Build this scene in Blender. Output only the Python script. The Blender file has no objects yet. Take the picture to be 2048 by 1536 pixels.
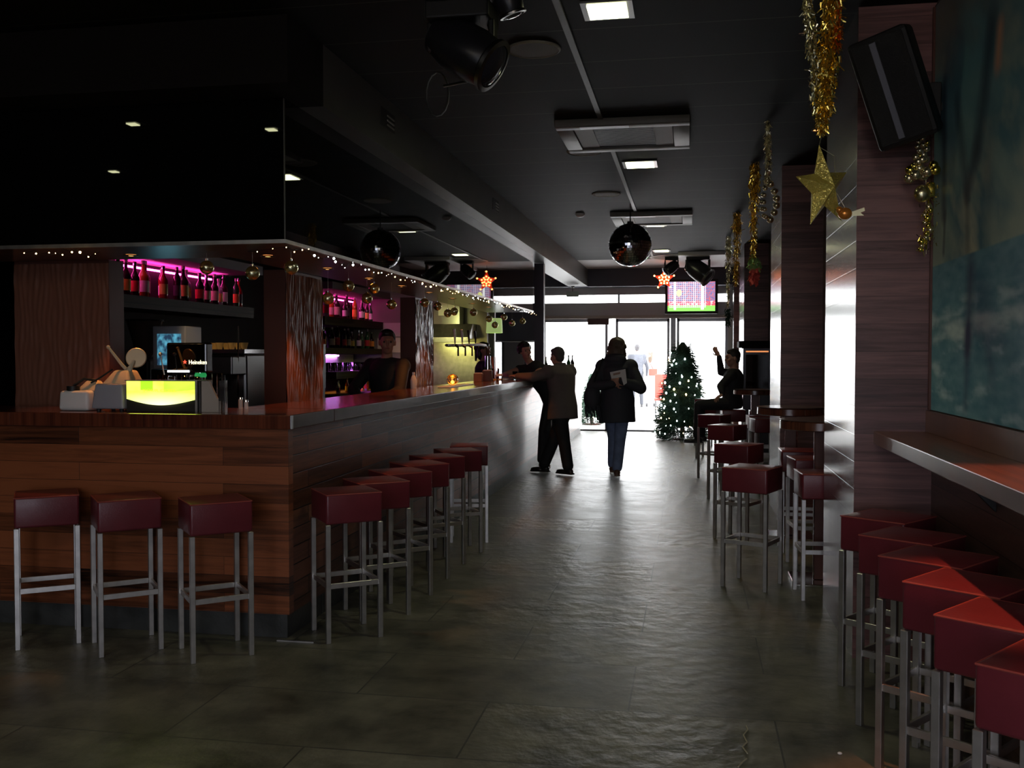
import bpy, bmesh, math, random
from mathutils import Vector, Matrix, noise as mn
random.seed(7)
C = bpy.context.scene.collection
R = math.radians

# ---------------------------------------------------------------- materials
def mat(name, col, rough=.5, metal=0., emit=None, es=0., spec=None, trans=0., ior=1.45, coat=0., bump=0., bscale=40., vary=0., vscale=6.):
    m = bpy.data.materials.new(name); m.use_nodes = True
    nt = m.node_tree; b = nt.nodes['Principled BSDF']
    b.inputs['Base Color'].default_value = (*col, 1); b.inputs['Roughness'].default_value = rough
    b.inputs['Metallic'].default_value = metal; b.inputs['IOR'].default_value = ior
    if spec is not None: b.inputs['Specular IOR Level'].default_value = spec
    if trans: b.inputs['Transmission Weight'].default_value = trans
    if coat: b.inputs['Coat Weight'].default_value = coat; b.inputs['Coat Roughness'].default_value = .12
    if emit: b.inputs['Emission Color'].default_value = (*emit, 1); b.inputs['Emission Strength'].default_value = es
    if bump or vary:
        tc = nt.nodes.new('ShaderNodeTexCoord'); n = nt.nodes.new('ShaderNodeTexNoise')
        nt.links.new(tc.outputs['Object'], n.inputs['Vector']); n.inputs['Scale'].default_value = bscale if bump else vscale; n.inputs['Detail'].default_value = 4
        if bump:
            bp = nt.nodes.new('ShaderNodeBump'); bp.inputs['Strength'].default_value = bump; bp.inputs['Distance'].default_value = .01
            nt.links.new(n.outputs['Fac'], bp.inputs['Height']); nt.links.new(bp.outputs['Normal'], b.inputs['Normal'])
        if vary:
            n2 = nt.nodes.new('ShaderNodeTexNoise'); n2.inputs['Scale'].default_value = vscale; n2.inputs['Detail'].default_value = 5
            nt.links.new(tc.outputs['Object'], n2.inputs['Vector'])
            cr = nt.nodes.new('ShaderNodeValToRGB'); nt.links.new(n2.outputs['Fac'], cr.inputs['Fac'])
            cr.color_ramp.elements[0].position = .3; cr.color_ramp.elements[1].position = .7
            cr.color_ramp.elements[0].color = (*[c*(1-vary) for c in col], 1); cr.color_ramp.elements[1].color = (*[min(1, c*(1+vary)) for c in col], 1)
            nt.links.new(cr.outputs['Color'], b.inputs['Base Color'])
    return m

def wood(name, axis, dark, light, pw=1.1, ph=.11, rough=.3, coat=.3, off=0., gap=.006, contrast=1., spec=.5):
    """horizontal planks; axis 'X' or 'Y' = the way the planks run, 'F' = flat in XY running along Y"""
    m = bpy.data.materials.new(name); m.use_nodes = True; nt = m.node_tree; L = nt.links; N = nt.nodes
    b = N['Principled BSDF']; g = N.new('ShaderNodeNewGeometry'); s = N.new('ShaderNodeSeparateXYZ'); c = N.new('ShaderNodeCombineXYZ')
    L.new(g.outputs['Position'], s.inputs[0])
    u, v = {'X': ('X', 'Z'), 'Y': ('Y', 'Z'), 'F': ('Y', 'X'), 'G': ('X', 'Y')}[axis]
    L.new(s.outputs[u], c.inputs['X']); L.new(s.outputs[v], c.inputs['Y'])
    mp = N.new('ShaderNodeMapping'); L.new(c.outputs[0], mp.inputs[0]); mp.inputs['Location'].default_value = (off, .003+off*.1, off)
    br = N.new('ShaderNodeTexBrick'); L.new(mp.outputs[0], br.inputs['Vector'])
    br.inputs['Scale'].default_value = 1; br.inputs['Brick Width'].default_value = pw; br.inputs['Row Height'].default_value = ph
    br.inputs['Mortar Size'].default_value = gap/2; br.inputs['Mortar Smooth'].default_value = .2; br.offset = .37; br.offset_frequency = 2
    br.inputs['Color1'].default_value = (0, 0, 0, 1); br.inputs['Color2'].default_value = (1, 1, 1, 1); br.inputs['Mortar'].default_value = (0, 0, 0, 1)
    # grain, shifted plank by plank
    m2 = N.new('ShaderNodeMapping'); L.new(mp.outputs[0], m2.inputs[0]); m2.inputs['Scale'].default_value = (1.2, 22, 1)
    add = N.new('ShaderNodeVectorMath'); add.operation = 'ADD'; L.new(m2.outputs[0], add.inputs[0])
    sc = N.new('ShaderNodeVectorMath'); sc.operation = 'SCALE'; L.new(br.outputs['Color'], sc.inputs[0]); sc.inputs['Scale'].default_value = 9
    L.new(sc.outputs[0], add.inputs[1])
    n = N.new('ShaderNodeTexNoise'); L.new(add.outputs[0], n.inputs['Vector']); n.inputs['Scale'].default_value = 1.6; n.inputs['Detail'].default_value = 6; n.inputs['Roughness'].default_value = .65
    n.inputs['Distortion'].default_value = .6
    mx = N.new('ShaderNodeMath'); mx.operation = 'MULTIPLY_ADD'; L.new(br.outputs['Color'], mx.inputs[0]); mx.inputs[1].default_value = .42*contrast
    L.new(n.outputs['Fac'], mx.inputs[2])
    cr = N.new('ShaderNodeValToRGB'); L.new(mx.outputs[0], cr.inputs['Fac'])
    e = cr.color_ramp.elements; e[0].position = .36; e[0].color = (*dark, 1); e[1].position = .92; e[1].color = (*light, 1)
    k = cr.color_ramp.elements.new(.6); k.color = (*[(a*.6+d*.4) for a, d in zip(dark, light)], 1)
    mm = N.new('ShaderNodeMix'); mm.data_type = 'RGBA'; L.new(br.outputs['Fac'], mm.inputs[0]); L.new(cr.outputs[0], mm.inputs[6]); mm.inputs[7].default_value = (.004, .003, .003, 1)
    L.new(mm.outputs[2], b.inputs['Base Color'])
    b.inputs['Roughness'].default_value = rough; b.inputs['Coat Weight'].default_value = coat; b.inputs['Coat Roughness'].default_value = .18
    b.inputs['Specular IOR Level'].default_value = spec
    bp = N.new('ShaderNodeBump'); bp.inputs['Strength'].default_value = .35; bp.inputs['Distance'].default_value = .004
    inv = N.new('ShaderNodeMath'); inv.operation = 'SUBTRACT'; inv.inputs[0].default_value = 1; L.new(br.outputs['Fac'], inv.inputs[1])
    L.new(inv.outputs[0], bp.inputs['Height']); L.new(bp.outputs[0], b.inputs['Normal']); L.new(bp.outputs[0], b.inputs['Coat Normal'])
    return m

def glassy(name, tint=(1, 1, 1), refl=.12, rough=.02, body=(1, 1, 1)):
    """thin pane: transparent + fresnel gloss"""
    m = bpy.data.materials.new(name); m.use_nodes = True; nt = m.node_tree; N = nt.nodes; L = nt.links
    N.remove(N['Principled BSDF']); o = N['Material Output']
    t = N.new('ShaderNodeBsdfTransparent'); t.inputs[0].default_value = (*tint, 1)
    g = N.new('ShaderNodeBsdfGlossy'); g.inputs['Color'].default_value = (*body, 1); g.inputs['Roughness'].default_value = rough
    lw = N.new('ShaderNodeLayerWeight'); lw.inputs['Blend'].default_value = .35
    ad = N.new('ShaderNodeMath'); ad.operation = 'ADD'; ad.use_clamp = True; ad.inputs[1].default_value = refl
    L.new(lw.outputs['Fresnel'], ad.inputs[0]); mx = N.new('ShaderNodeMixShader')
    L.new(ad.outputs[0], mx.inputs[0]); L.new(t.outputs[0], mx.inputs[1]); L.new(g.outputs[0], mx.inputs[2]); L.new(mx.outputs[0], o.inputs['Surface'])
    return m

def floor_mat():
    m = bpy.data.materials.new('slate_tiles'); m.use_nodes = True; nt = m.node_tree; N = nt.nodes; L = nt.links; b = N['Principled BSDF']
    g = N.new('ShaderNodeNewGeometry'); mp = N.new('ShaderNodeMapping'); L.new(g.outputs['Position'], mp.inputs[0]); mp.inputs['Location'].default_value = (.25, .1, 0)
    br = N.new('ShaderNodeTexBrick'); L.new(mp.outputs[0], br.inputs['Vector']); br.inputs['Scale'].default_value = 1
    br.inputs['Brick Width'].default_value = 1.2; br.inputs['Row Height'].default_value = .6; br.inputs['Mortar Size'].default_value = .004
    br.inputs['Color1'].default_value = (.2, .2, .2, 1); br.inputs['Color2'].default_value = (1, 1, 1, 1); br.inputs['Mortar'].default_value = (0, 0, 0, 1); br.offset = .5
    n = N.new('ShaderNodeTexNoise'); L.new(mp.outputs[0], n.inputs['Vector']); n.inputs['Scale'].default_value = 3.2; n.inputs['Detail'].default_value = 9; n.inputs['Roughness'].default_value = .66
    cr = N.new('ShaderNodeValToRGB'); L.new(n.outputs['Fac'], cr.inputs['Fac']); e = cr.color_ramp.elements
    e[0].position = .32; e[0].color = (.045, .048, .036, 1); e[1].position = .72; e[1].color = (.235, .225, .17, 1)
    mu = N.new('ShaderNodeMix'); mu.data_type = 'RGBA'; mu.blend_type = 'MULTIPLY'; mu.inputs[0].default_value = .35
    L.new(cr.outputs[0], mu.inputs[6]); L.new(br.outputs['Color'], mu.inputs[7])
    mm = N.new('ShaderNodeMix'); mm.data_type = 'RGBA'; L.new(br.outputs['Fac'], mm.inputs[0]); L.new(mu.outputs[2], mm.inputs[6]); mm.inputs[7].default_value = (.05, .05, .045, 1)
    L.new(mm.outputs[2], b.inputs['Base Color'])
    rr = N.new('ShaderNodeMapRange'); L.new(n.outputs['Fac'], rr.inputs[0]); rr.inputs[3].default_value = .30; rr.inputs[4].default_value = .50
    L.new(rr.outputs[0], b.inputs['Roughness']); b.inputs['Specular IOR Level'].default_value = .5
    n2 = N.new('ShaderNodeTexNoise'); L.new(mp.outputs[0], n2.inputs['Vector']); n2.inputs['Scale'].default_value = 9; n2.inputs['Detail'].default_value = 8
    sb = N.new('ShaderNodeMath'); sb.operation = 'SUBTRACT'; L.new(n2.outputs['Fac'], sb.inputs[0]); L.new(br.outputs['Fac'], sb.inputs[1])
    bp = N.new('ShaderNodeBump'); ts = N.new('ShaderNodeMapRange'); L.new(br.outputs['Color'], ts.inputs[0]); ts.inputs[1].default_value = .2; ts.inputs[3].default_value = .15; ts.inputs[4].default_value = .85; L.new(ts.outputs[0], bp.inputs['Strength']); bp.inputs['Distance'].default_value = .014; L.new(sb.outputs[0], bp.inputs['Height']); L.new(bp.outputs[0], b.inputs['Normal'])
    return m

def ceil_mat():
    m = bpy.data.materials.new('black_ceiling_panels'); m.use_nodes = True; nt = m.node_tree; N = nt.nodes; L = nt.links; b = N['Principled BSDF']
    g = N.new('ShaderNodeNewGeometry'); mp = N.new('ShaderNodeMapping'); L.new(g.outputs['Position'], mp.inputs[0]); mp.inputs['Location'].default_value = (900, .02, 0)
    br = N.new('ShaderNodeTexBrick'); L.new(mp.outputs[0], br.inputs['Vector']); br.inputs['Scale'].default_value = 1
    br.offset = 0; br.inputs['Brick Width'].default_value = 2000; br.inputs['Row Height'].default_value = .57; br.inputs['Mortar Size'].default_value = .005; br.inputs['Mortar Smooth'].default_value = 0
    br.inputs['Color1'].default_value = (.006, .0055, .005, 1); br.inputs['Color2'].default_value = (.0075, .007, .006, 1); br.inputs['Mortar'].default_value = (.05, .047, .04, 1)
    L.new(br.outputs['Color'], b.inputs['Base Color']); b.inputs['Roughness'].default_value = .7; b.inputs['Specular IOR Level'].default_value = .12
    return m

def attr_mat(name, emit=0., rough=.5, coat=0.):
    m = bpy.data.materials.new(name); m.use_nodes = True; nt = m.node_tree; b = nt.nodes['Principled BSDF']
    a = nt.nodes.new('ShaderNodeVertexColor'); a.layer_name = 'Col'
    if emit:
        b.inputs['Base Color'].default_value = (.01, .01, .01, 1); nt.links.new(a.outputs[0], b.inputs['Emission Color']); b.inputs['Emission Strength'].default_value = emit
    else: nt.links.new(a.outputs[0], b.inputs['Base Color'])
    b.inputs['Roughness'].default_value = rough; b.inputs['Coat Weight'].default_value = coat
    return m

def glitter(name, a, b_, scale=260, rough=.28):
    m = bpy.data.materials.new(name); m.use_nodes = True; nt = m.node_tree; N = nt.nodes; L = nt.links; b = N['Principled BSDF']
    tc = N.new('ShaderNodeTexCoord'); v = N.new('ShaderNodeTexVoronoi'); L.new(tc.outputs['Object'], v.inputs['Vector']); v.inputs['Scale'].default_value = scale
    cr = N.new('ShaderNodeValToRGB'); L.new(v.outputs['Color'], cr.inputs['Fac']); cr.color_ramp.elements[0].color = (*a, 1); cr.color_ramp.elements[1].color = (*b_, 1)
    L.new(cr.outputs[0], b.inputs['Base Color']); b.inputs['Metallic'].default_value = .45; b.inputs['Roughness'].default_value = rough
    ge = N.new('ShaderNodeNewGeometry'); vs = N.new('ShaderNodeVectorMath'); vs.operation = 'MULTIPLY_ADD'
    L.new(v.outputs['Color'], vs.inputs[0]); vs.inputs[1].default_value = (.9, .9, .9); vs.inputs[2].default_value = (-.45, -.45, -.45)
    ad = N.new('ShaderNodeVectorMath'); ad.operation = 'ADD'; L.new(ge.outputs['Normal'], ad.inputs[0]); L.new(vs.outputs[0], ad.inputs[1])
    no = N.new('ShaderNodeVectorMath'); no.operation = 'NORMALIZE'; L.new(ad.outputs[0], no.inputs[0]); L.new(no.outputs[0], b.inputs['Normal'])
    return m

W_front = wood('bar_front_planks', 'X', (.008, .0035, .003), (.30, .092, .036), 1.35, .098, .34, .15, off=.6, gap=.002, contrast=1.2)
W_side = wood('bar_side_planks', 'Y', (.026, .011, .008), (.22, .085, .050), .9, .098, .34, .12, off=3., gap=.007, contrast=1.1, spec=.28)
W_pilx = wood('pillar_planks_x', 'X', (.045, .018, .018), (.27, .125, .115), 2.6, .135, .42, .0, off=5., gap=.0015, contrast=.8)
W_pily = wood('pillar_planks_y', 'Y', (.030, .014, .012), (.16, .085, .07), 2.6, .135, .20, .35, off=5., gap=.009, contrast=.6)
W_top = wood('bar_top_wood', 'F', (.060, .016, .010), (.24, .065, .030), 3., .6, .16, .6, off=1., gap=.001, contrast=.3)
W_count = wood('wall_counter_wood', 'F', (.05, .02, .012), (.22, .085, .045), 3.5, .5, .3, .3, off=2., gap=.001, contrast=.4)
W_wall = wood('wall_planks', 'Y', (.03, .014, .010), (.13, .065, .045), 2.4, .135, .4, .1, off=6., gap=.003)
M_slabedge = mat('slab_edge', (.06, .045, .04), .3, coat=.4, vary=.3, vscale=8)
M_floor = floor_mat(); M_ceil = ceil_mat()
M_black = mat('black_matte', (.008, .008, .008), .5)
M_blackg = mat('black_gloss_glass', (.003, .003, .003), .015, ior=1.6)
M_beam = mat('grey_beam_plaster', (.075, .07, .065), .42, vary=.12, vscale=3)
M_taupe = mat('taupe_plaster', (.34, .28, .25), .5, vary=.08)
M_grey = mat('grey_facade', (.70, .68, .70), .5)
M_dark = mat('dark_wall', (.012, .010, .009), .75, spec=.08)
M_darkb = mat('dark_blue_beam', (.08, .082, .11), .5)
M_steel = mat('brushed_steel', (.62, .60, .58), .42, 1., vary=.15, vscale=14)
M_chrome = mat('chrome', (.8, .8, .8), .08, 1.)
M_steeld = mat('dark_steel', (.2, .2, .2), .3, 1.)
M_seat = mat('burgundy_vinyl', (.125, .018, .026), .36, bump=.08, bscale=120, coat=.1, vary=.12, vscale=9)
M_pipe = mat('burgundy_piping', (.30, .06, .05), .3)
M_slate = mat('slate_plinth', (.05, .052, .05), .4, bump=.2, vary=.35, vscale=7)
M_white = mat('white_plastic', (.72, .70, .68), .35)
M_cream = mat('cream_enamel', (.62, .52, .36), .3)
M_greym = mat('grey_enamel', (.33, .32, .36), .35)
M_gold = glitter('gold_glitter', (.55, .42, .05), (1., .86, .25))
M_silver = glitter('silver_glitter', (.35, .34, .30), (.95, .92, .8))
M_tinselg = mat('gold_tinsel', (.95, .70, .16), .22, 1.)
M_tinsels = mat('pale_tinsel', (.85, .80, .55), .22, 1.)
M_tinselo = mat('orange_tinsel', (.95, .36, .05), .25, 1.)
M_bead = mat('pearl_gold', (.75, .66, .42), .16, .9)
M_beadg = mat('bright_gold', (.85, .70, .15), .15, 1.)
M_globe = glassy('gold_glass_globe', (.80, .76, .5), .5, .22, (1, .95, .62))
M_glass = glassy('clear_glass', (.97, .98, .98), .03)
M_pane = glassy('window_pane', (.97, .98, .99), .0)
M_paper = mat('paper', (.75, .72, .68), .6)
M_card = mat('card_paper', (.42, .36, .30), .7)
M_lampy = mat('yellow_lamp_lens', (.9, .9, .7), .3, emit=(1, 1, .58), es=9)
M_lampo = mat('orange_spot_lens', (.9, .5, .2), .3, emit=(1, .42, .12), es=4)
M_lampd = mat('dim_disc', (.30, .28, .22), .6)
M_skin = mat('skin', (.42, .22, .15), .5)
M_skin2 = mat('warm_skin', (.50, .26, .18), .5)
M_hair = mat('dark_hair', (.016, .011, .009), .45, bump=.5, bscale=60)
M_hairb = mat('brown_hair', (.10, .07, .045), .5, bump=.6, bscale=50)
M_hairg = mat('grey_hair', (.09, .085, .08), .6, bump=.4, bscale=70)
M_black_cl = mat('black_cloth', (.018, .018, .020), .75, bump=.2, bscale=30)
M_jacket = mat('brown_jacket', (.15, .12, .11), .8, bump=.3, bscale=25)
M_coat = mat('dark_coat', (.04, .042, .052), .7, bump=.4, bscale=18)
M_jeans = mat('blue_jeans', (.17, .22, .36), .8, bump=.3, bscale=30, vary=.25, vscale=10)
M_blu = mat('pale_cloth', (.45, .40, .42), .8)
M_red = mat('red_cloth', (.55, .07, .05), .7)
M_shoe = mat('shoe_leather', (.02, .018, .018), .35)
M_shoeb = mat('brown_shoe', (.13, .07, .045), .45)
M_green = mat('fir_needles', (.012, .045, .022), .6)
M_fairy = mat('fairy_white', (1, 1, 1), .3, emit=(.85, .93, 1), es=14)
M_fairyw = mat('fairy_warm', (1, .7, .3), .3, emit=(1, .62, .25), es=20)
M_fairyc = mat('fairy_cold', (1, 1, 1), .3, emit=(.85, .92, 1), es=20)
M_fairyg = mat('fairy_green', (.2, 1, .6), .3, emit=(.1, 1, .55), es=14)
M_redlamp = mat('red_star_body', (.5, .03, .015), .4, emit=(1, .05, .01), es=.5)
M_bulbr = mat('orange_bulb', (1, .5, .2), .3, emit=(1, .36, .1), es=9)
M_umber = mat('cherry_panel', (.10, .035, .025), .4)

# ---------------------------------------------------------------- mesh helpers
class MB:
    def __init__(s): s.bm = bmesh.new()
    def _x(s, vs, c, rot):
        if rot is not None:
            M = Matrix.Translation(Vector(c)) @ rot.to_4x4()
            bmesh.ops.transform(s.bm, matrix=M, verts=vs)
        else: bmesh.ops.translate(s.bm, vec=Vector(c), verts=vs)
    def box(s, x0, x1, y0, y1, z0, z1, bev=0., seg=2):
        t = bmesh.new(); bmesh.ops.create_cube(t, size=1)
        bmesh.ops.scale(t, vec=(x1-x0, y1-y0, z1-z0), verts=t.verts)
        if bev: bmesh.ops.bevel(t, geom=t.edges[:], offset=bev, segments=seg, profile=.5, affect='EDGES')
        bmesh.ops.translate(t, vec=((x0+x1)/2, (y0+y1)/2, (z0+z1)/2), verts=t.verts)
        s.merge(t); return s
    def obox(s, c, size, rot=None, bev=0.):
        t = bmesh.new(); bmesh.ops.create_cube(t, size=1); bmesh.ops.scale(t, vec=size, verts=t.verts)
        if bev: bmesh.ops.bevel(t, geom=t.edges[:], offset=bev, segments=2, profile=.5, affect='EDGES')
        M = Matrix.Translation(Vector(c)) @ (rot.to_4x4() if rot is not None else Matrix.Identity(4))
        bmesh.ops.transform(t, matrix=M, verts=t.verts); s.merge(t); return s
    def merge(s, t):
        me = bpy.data.meshes.new('t'); t.to_mesh(me); t.free(); s.bm.from_mesh(me); bpy.data.meshes.remove(me)
    def ball(s, c, r, seg=16, ring=10, sc=(1, 1, 1), rot=None):
        t = bmesh.new(); bmesh.ops.create_uvsphere(t, u_segments=seg, v_segments=ring, radius=r)
        bmesh.ops.scale(t, vec=sc, verts=t.verts)
        M = Matrix.Translation(Vector(c)) @ (rot.to_4x4() if rot is not None else Matrix.Identity(4))
        bmesh.ops.transform(t, matrix=M, verts=t.verts); s.merge(t); return s
    def cyl(s, a, b, r0, r1=None, n=16, caps=True):
        a = Vector(a); b = Vector(b); r1 = r0 if r1 is None else r1; d = b-a; q = d.to_track_quat('Z', 'Y').to_matrix()
        v0 = []; v1 = []
        for i in range(n):
            w = Vector((math.cos(2*math.pi*i/n), math.sin(2*math.pi*i/n), 0))
            v0.append(s.bm.verts.new(a+q@(w*r0))); v1.append(s.bm.verts.new(b+q@(w*r1)))
        for i in range(n): s.bm.faces.new((v0[i], v0[(i+1) % n], v1[(i+1) % n], v1[i]))
        if caps: s.bm.faces.new(v0[::-1]); s.bm.faces.new(v1)
        return s
    def cap(s, a, b, r0, r1, n=14):
        s.cyl(a, b, r0, r1, n); s.ball(a, r0, n, 8); s.ball(b, r1, n, 8); return s
    def lathe(s, prof, c=(0, 0, 0), n=20, rot=None, close=True):
        rings = []
        M = rot if rot is not None else Matrix.Identity(3)
        for r, z in prof:
            rings.append([s.bm.verts.new(Vector(c)+M@Vector((max(r, 1e-4)*math.cos(2*math.pi*i/n), max(r, 1e-4)*math.sin(2*math.pi*i/n), z))) for i in range(n)])
        for a, b in zip(rings, rings[1:]):
            for i in range(n): s.bm.faces.new((a[i], a[(i+1) % n], b[(i+1) % n], b[i]))
        if close: s.bm.faces.new(rings[0][::-1]); s.bm.faces.new(rings[-1])
        return s
    def tube(s, pts, r, n=8):
        pts = [Vector(p) for p in pts]; rings = []
        for i, p in enumerate(pts):
            d = (pts[min(i+1, len(pts)-1)]-pts[max(i-1, 0)]); q = d.to_track_quat('Z', 'Y').to_matrix()
            rr = r[i] if isinstance(r, (list, tuple)) else r
            rings.append([s.bm.verts.new(p+q@Vector((rr*math.cos(2*math.pi*k/n), rr*math.sin(2*math.pi*k/n), 0))) for k in range(n)])
        for a, b in zip(rings, rings[1:]):
            # nearest matching avoids twists
            best = min(range(n), key=lambda o: sum((a[k].co-b[(k+o) % n].co).length for k in range(n)))
            for k in range(n): s.bm.faces.new((a[k], a[(k+1) % n], b[(k+1+best) % n], b[(k+best) % n]))
            b[:] = b[best:]+b[:best]
        s.bm.faces.new(rings[0][::-1]); s.bm.faces.new(rings[-1]); return s
    def loft(s, rings, n=20):
        """rings: (center, lateral axis, forward axis, rl, rf)"""
        rs = []
        for c, l, f, rl, rf in rings:
            rs.append([s.bm.verts.new(Vector(c)+l*(rl*math.cos(2*math.pi*k/n))+f*(rf*math.sin(2*math.pi*k/n))) for k in range(n)])
        for a, b in zip(rs, rs[1:]):
            for k in range(n): s.bm.faces.new((a[k], a[(k+1) % n], b[(k+1) % n], b[k]))
        s.bm.faces.new(rs[0][::-1]); s.bm.faces.new(rs[-1]); return s
    def prism(s, poly, mapf, t0, t1):
        a = [s.bm.verts.new(Vector(mapf(u, v, t0))) for u, v in poly]; b = [s.bm.verts.new(Vector(mapf(u, v, t1))) for u, v in poly]
        k = len(poly)
        for i in range(k): s.bm.faces.new((a[i], a[(i+1) % k], b[(i+1) % k], b[i]))
        s.bm.faces.new(a[::-1]); s.bm.faces.new(b); return s
    def mesh(s, name, parent=None):
        bmesh.ops.recalc_face_normals(s.bm, faces=s.bm.faces)
        if parent is not None:
            bmesh.ops.transform(s.bm, matrix=world_of(parent).inverted(), verts=s.bm.verts)
        me = bpy.data.meshes.new(name); s.bm.to_mesh(me); s.bm.free(); return me
    def build(s, name, m, parent=None, smooth=False, stuff=False):
        me = s.mesh(name, parent); me.materials.append(m)
        if smooth:
            for p in me.polygons: p.use_smooth = True
            if smooth != 'all':
                try: me.set_sharp_from_angle(angle=R(40))
                except Exception: pass
        o = bpy.data.objects.new(name, me); C.objects.link(o)
        if parent is not None: o.parent = parent
        if stuff: o['kind'] = 'stuff'
        return o
def world_of(o):
    M = Matrix.Translation(o.location) @ o.rotation_euler.to_matrix().to_4x4()
    return world_of(o.parent) @ M if o.parent else M
def thing(name, label, cat, loc=(0, 0, 0), rz=0, group=None):
    o = bpy.data.objects.new(name, None); C.objects.link(o); o.location = loc; o.rotation_euler = (0, 0, rz); o.empty_display_size = .1
    o['label'] = label; o['category'] = cat
    if group: o['group'] = group
    return o
def tag(o, label, cat, group=None):
    o['label'] = label; o['category'] = cat
    if group: o['group'] = group
    return o
def struct(o): o['kind'] = 'structure'; return o
def kids(o): return [c for c in C.objects if c.parent == o]
def dup(root, loc, rz, label=None, group=None, mats=None):
    r = root.copy(); C.objects.link(r); r.location = loc; r.rotation_euler = (0, 0, rz)
    if label: r['label'] = label
    if group: r['group'] = group
    for ch in [c for c in root.children]:
        c = ch.copy(); C.objects.link(c); c.parent = r
        for g in [x for x in ch.children]:
            d = g.copy(); C.objects.link(d); d.parent = c
    return r
def grid_colored(name, P, nu, nv, colf, m, parent=None, depth=None):
    """P(u,v) -> point, colf(u,v) -> rgb, a grid of nu x nv"""
    vs = [P(i/(nu-1), j/(nv-1)) for j in range(nv) for i in range(nu)]
    fs = [(j*nu+i, j*nu+i+1, (j+1)*nu+i+1, (j+1)*nu+i) for j in range(nv-1) for i in range(nu-1)]
    me = bpy.data.meshes.new(name)
    if parent is not None:
        Mi = world_of(parent).inverted(); vs = [Mi @ Vector(v) for v in vs]
    me.from_pydata([tuple(v) for v in vs], [], fs); me.update()
    a = me.color_attributes.new('Col', 'FLOAT_COLOR', 'POINT')
    for j in range(nv):
        for i in range(nu): a.data[j*nu+i].color = (*colf(i/(nu-1), j/(nv-1)), 1)
    me.materials.append(m); o = bpy.data.objects.new(name, me); C.objects.link(o)
    if parent is not None: o.parent = parent
    return o
def text_obj(name, s, size, m, M, parent, ext=.002, squash=1.):
    cu = bpy.data.curves.new(name, 'FONT'); cu.body = s; cu.size = size; cu.extrude = ext; cu.align_x = 'CENTER'; cu.align_y = 'CENTER'; cu.resolution_u = 3
    t = bpy.data.objects.new('t', cu); C.objects.link(t); dg = bpy.context.evaluated_depsgraph_get()
    me = bpy.data.meshes.new_from_object(t.evaluated_get(dg)); C.objects.unlink(t); bpy.data.objects.remove(t)
    me.name = name; me.transform(world_of(parent).inverted() @ M @ Matrix.Diagonal((squash, 1, 1, 1)))
    me.materials.clear(); me.materials.append(m); o = bpy.data.objects.new(name, me); C.objects.link(o); o.parent = parent; return o
def spot(loc, energy, col, size=R(80), blend=.5, target=None, rad=.04):
    l = bpy.data.lights.new('spot_light', 'SPOT'); l.energy = energy; l.color = col; l.spot_size = size; l.spot_blend = blend; l.shadow_soft_size = rad
    o = bpy.data.objects.new('spot_light', l); C.objects.link(o); o.location = loc
    if target is not None: o.rotation_euler = (Vector(target)-Vector(loc)).to_track_quat('-Z', 'Y').to_euler()
    return o
def area(loc, target, sx, sy, energy, col, name='area_light'):
    l = bpy.data.lights.new(name, 'AREA'); l.shape = 'RECTANGLE'; l.size = sx; l.size_y = sy; l.energy = energy; l.color = col
    l.spread = R(110) if col[2] != col[0] and col[1] < .5 else R(180); o = bpy.data.objects.new(name, l); C.objects.link(o); o.location = loc; o.rotation_euler = (Vector(target)-Vector(loc)).to_track_quat('-Z', 'Y').to_euler(); return o

# ---------------------------------------------------------------- the room
CZ = 3.2; YF = 19.5
struct(MB().box(-7.1, 2.2, -2.7, YF+.15, -.1, 0).build('floor', M_floor))
struct(MB().box(-7.1, 2.2, -2.7, 17.3, CZ, CZ+.1).build('ceiling', M_ceil))
struct(MB().box(-7.1, 2.2, 17.3, YF+.2, CZ, CZ+.1).build('ceiling_taupe', M_taupe))
struct(MB().box(-7.2, -7.1, -2.6, YF, 0, CZ).build('wall_left', M_dark))
struct(MB().box(-7.2, -2.4, -2.7, -2.6, 0, CZ).box(-2.4, 1.1, -2.7, -2.6, 2.45, CZ).box(1.1, 2.2, -2.7, -2.6, 0, CZ).build('wall_back', M_dark))
w = struct(MB().box(-2.36, 1.06, -2.66, -2.65, .06, 2.4).build('window_4', glassy('tinted_pane', (.55, .56, .60), .02)))  # unseen glazed opening added to light the bar front, tint dims it
MB().box(-2.4, -2.34, -2.69, -2.61, 0, 2.45).box(1.04, 1.1, -2.69, -2.61, 0, 2.45).box(-.68, -.62, -2.69, -2.61, 0, 2.45).box(-2.4, 1.1, -2.69, -2.61, 0, .06).box(-2.4, 1.1, -2.69, -2.61, 2.39, 2.45).build('window_frame', mat('fill_window_frame', (.1, .1, .1), .4), w)
struct(MB().box(-30, 30, -30, -2.71, -.12, -.01).build('ground_rear', mat('street_paving', (.3, .3, .3), .8)))
struct(MB().box(1.16, 1.3, -2.6, 5.06, 0, CZ).box(1.16, 1.3, 5.06, YF, 0, CZ).build('wall_right', W_wall))
# pillars clad in planks: front faces and sides are clad separately in the photo
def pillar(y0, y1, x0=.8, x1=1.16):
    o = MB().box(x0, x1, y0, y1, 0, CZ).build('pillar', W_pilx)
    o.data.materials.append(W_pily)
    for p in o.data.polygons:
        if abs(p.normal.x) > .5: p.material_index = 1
    return struct(o)
for a, b in ((5.03, 6.12), (9.06, 10.2), (15.2, 16.6), (18.7, YF)): pillar(a, b)
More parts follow.
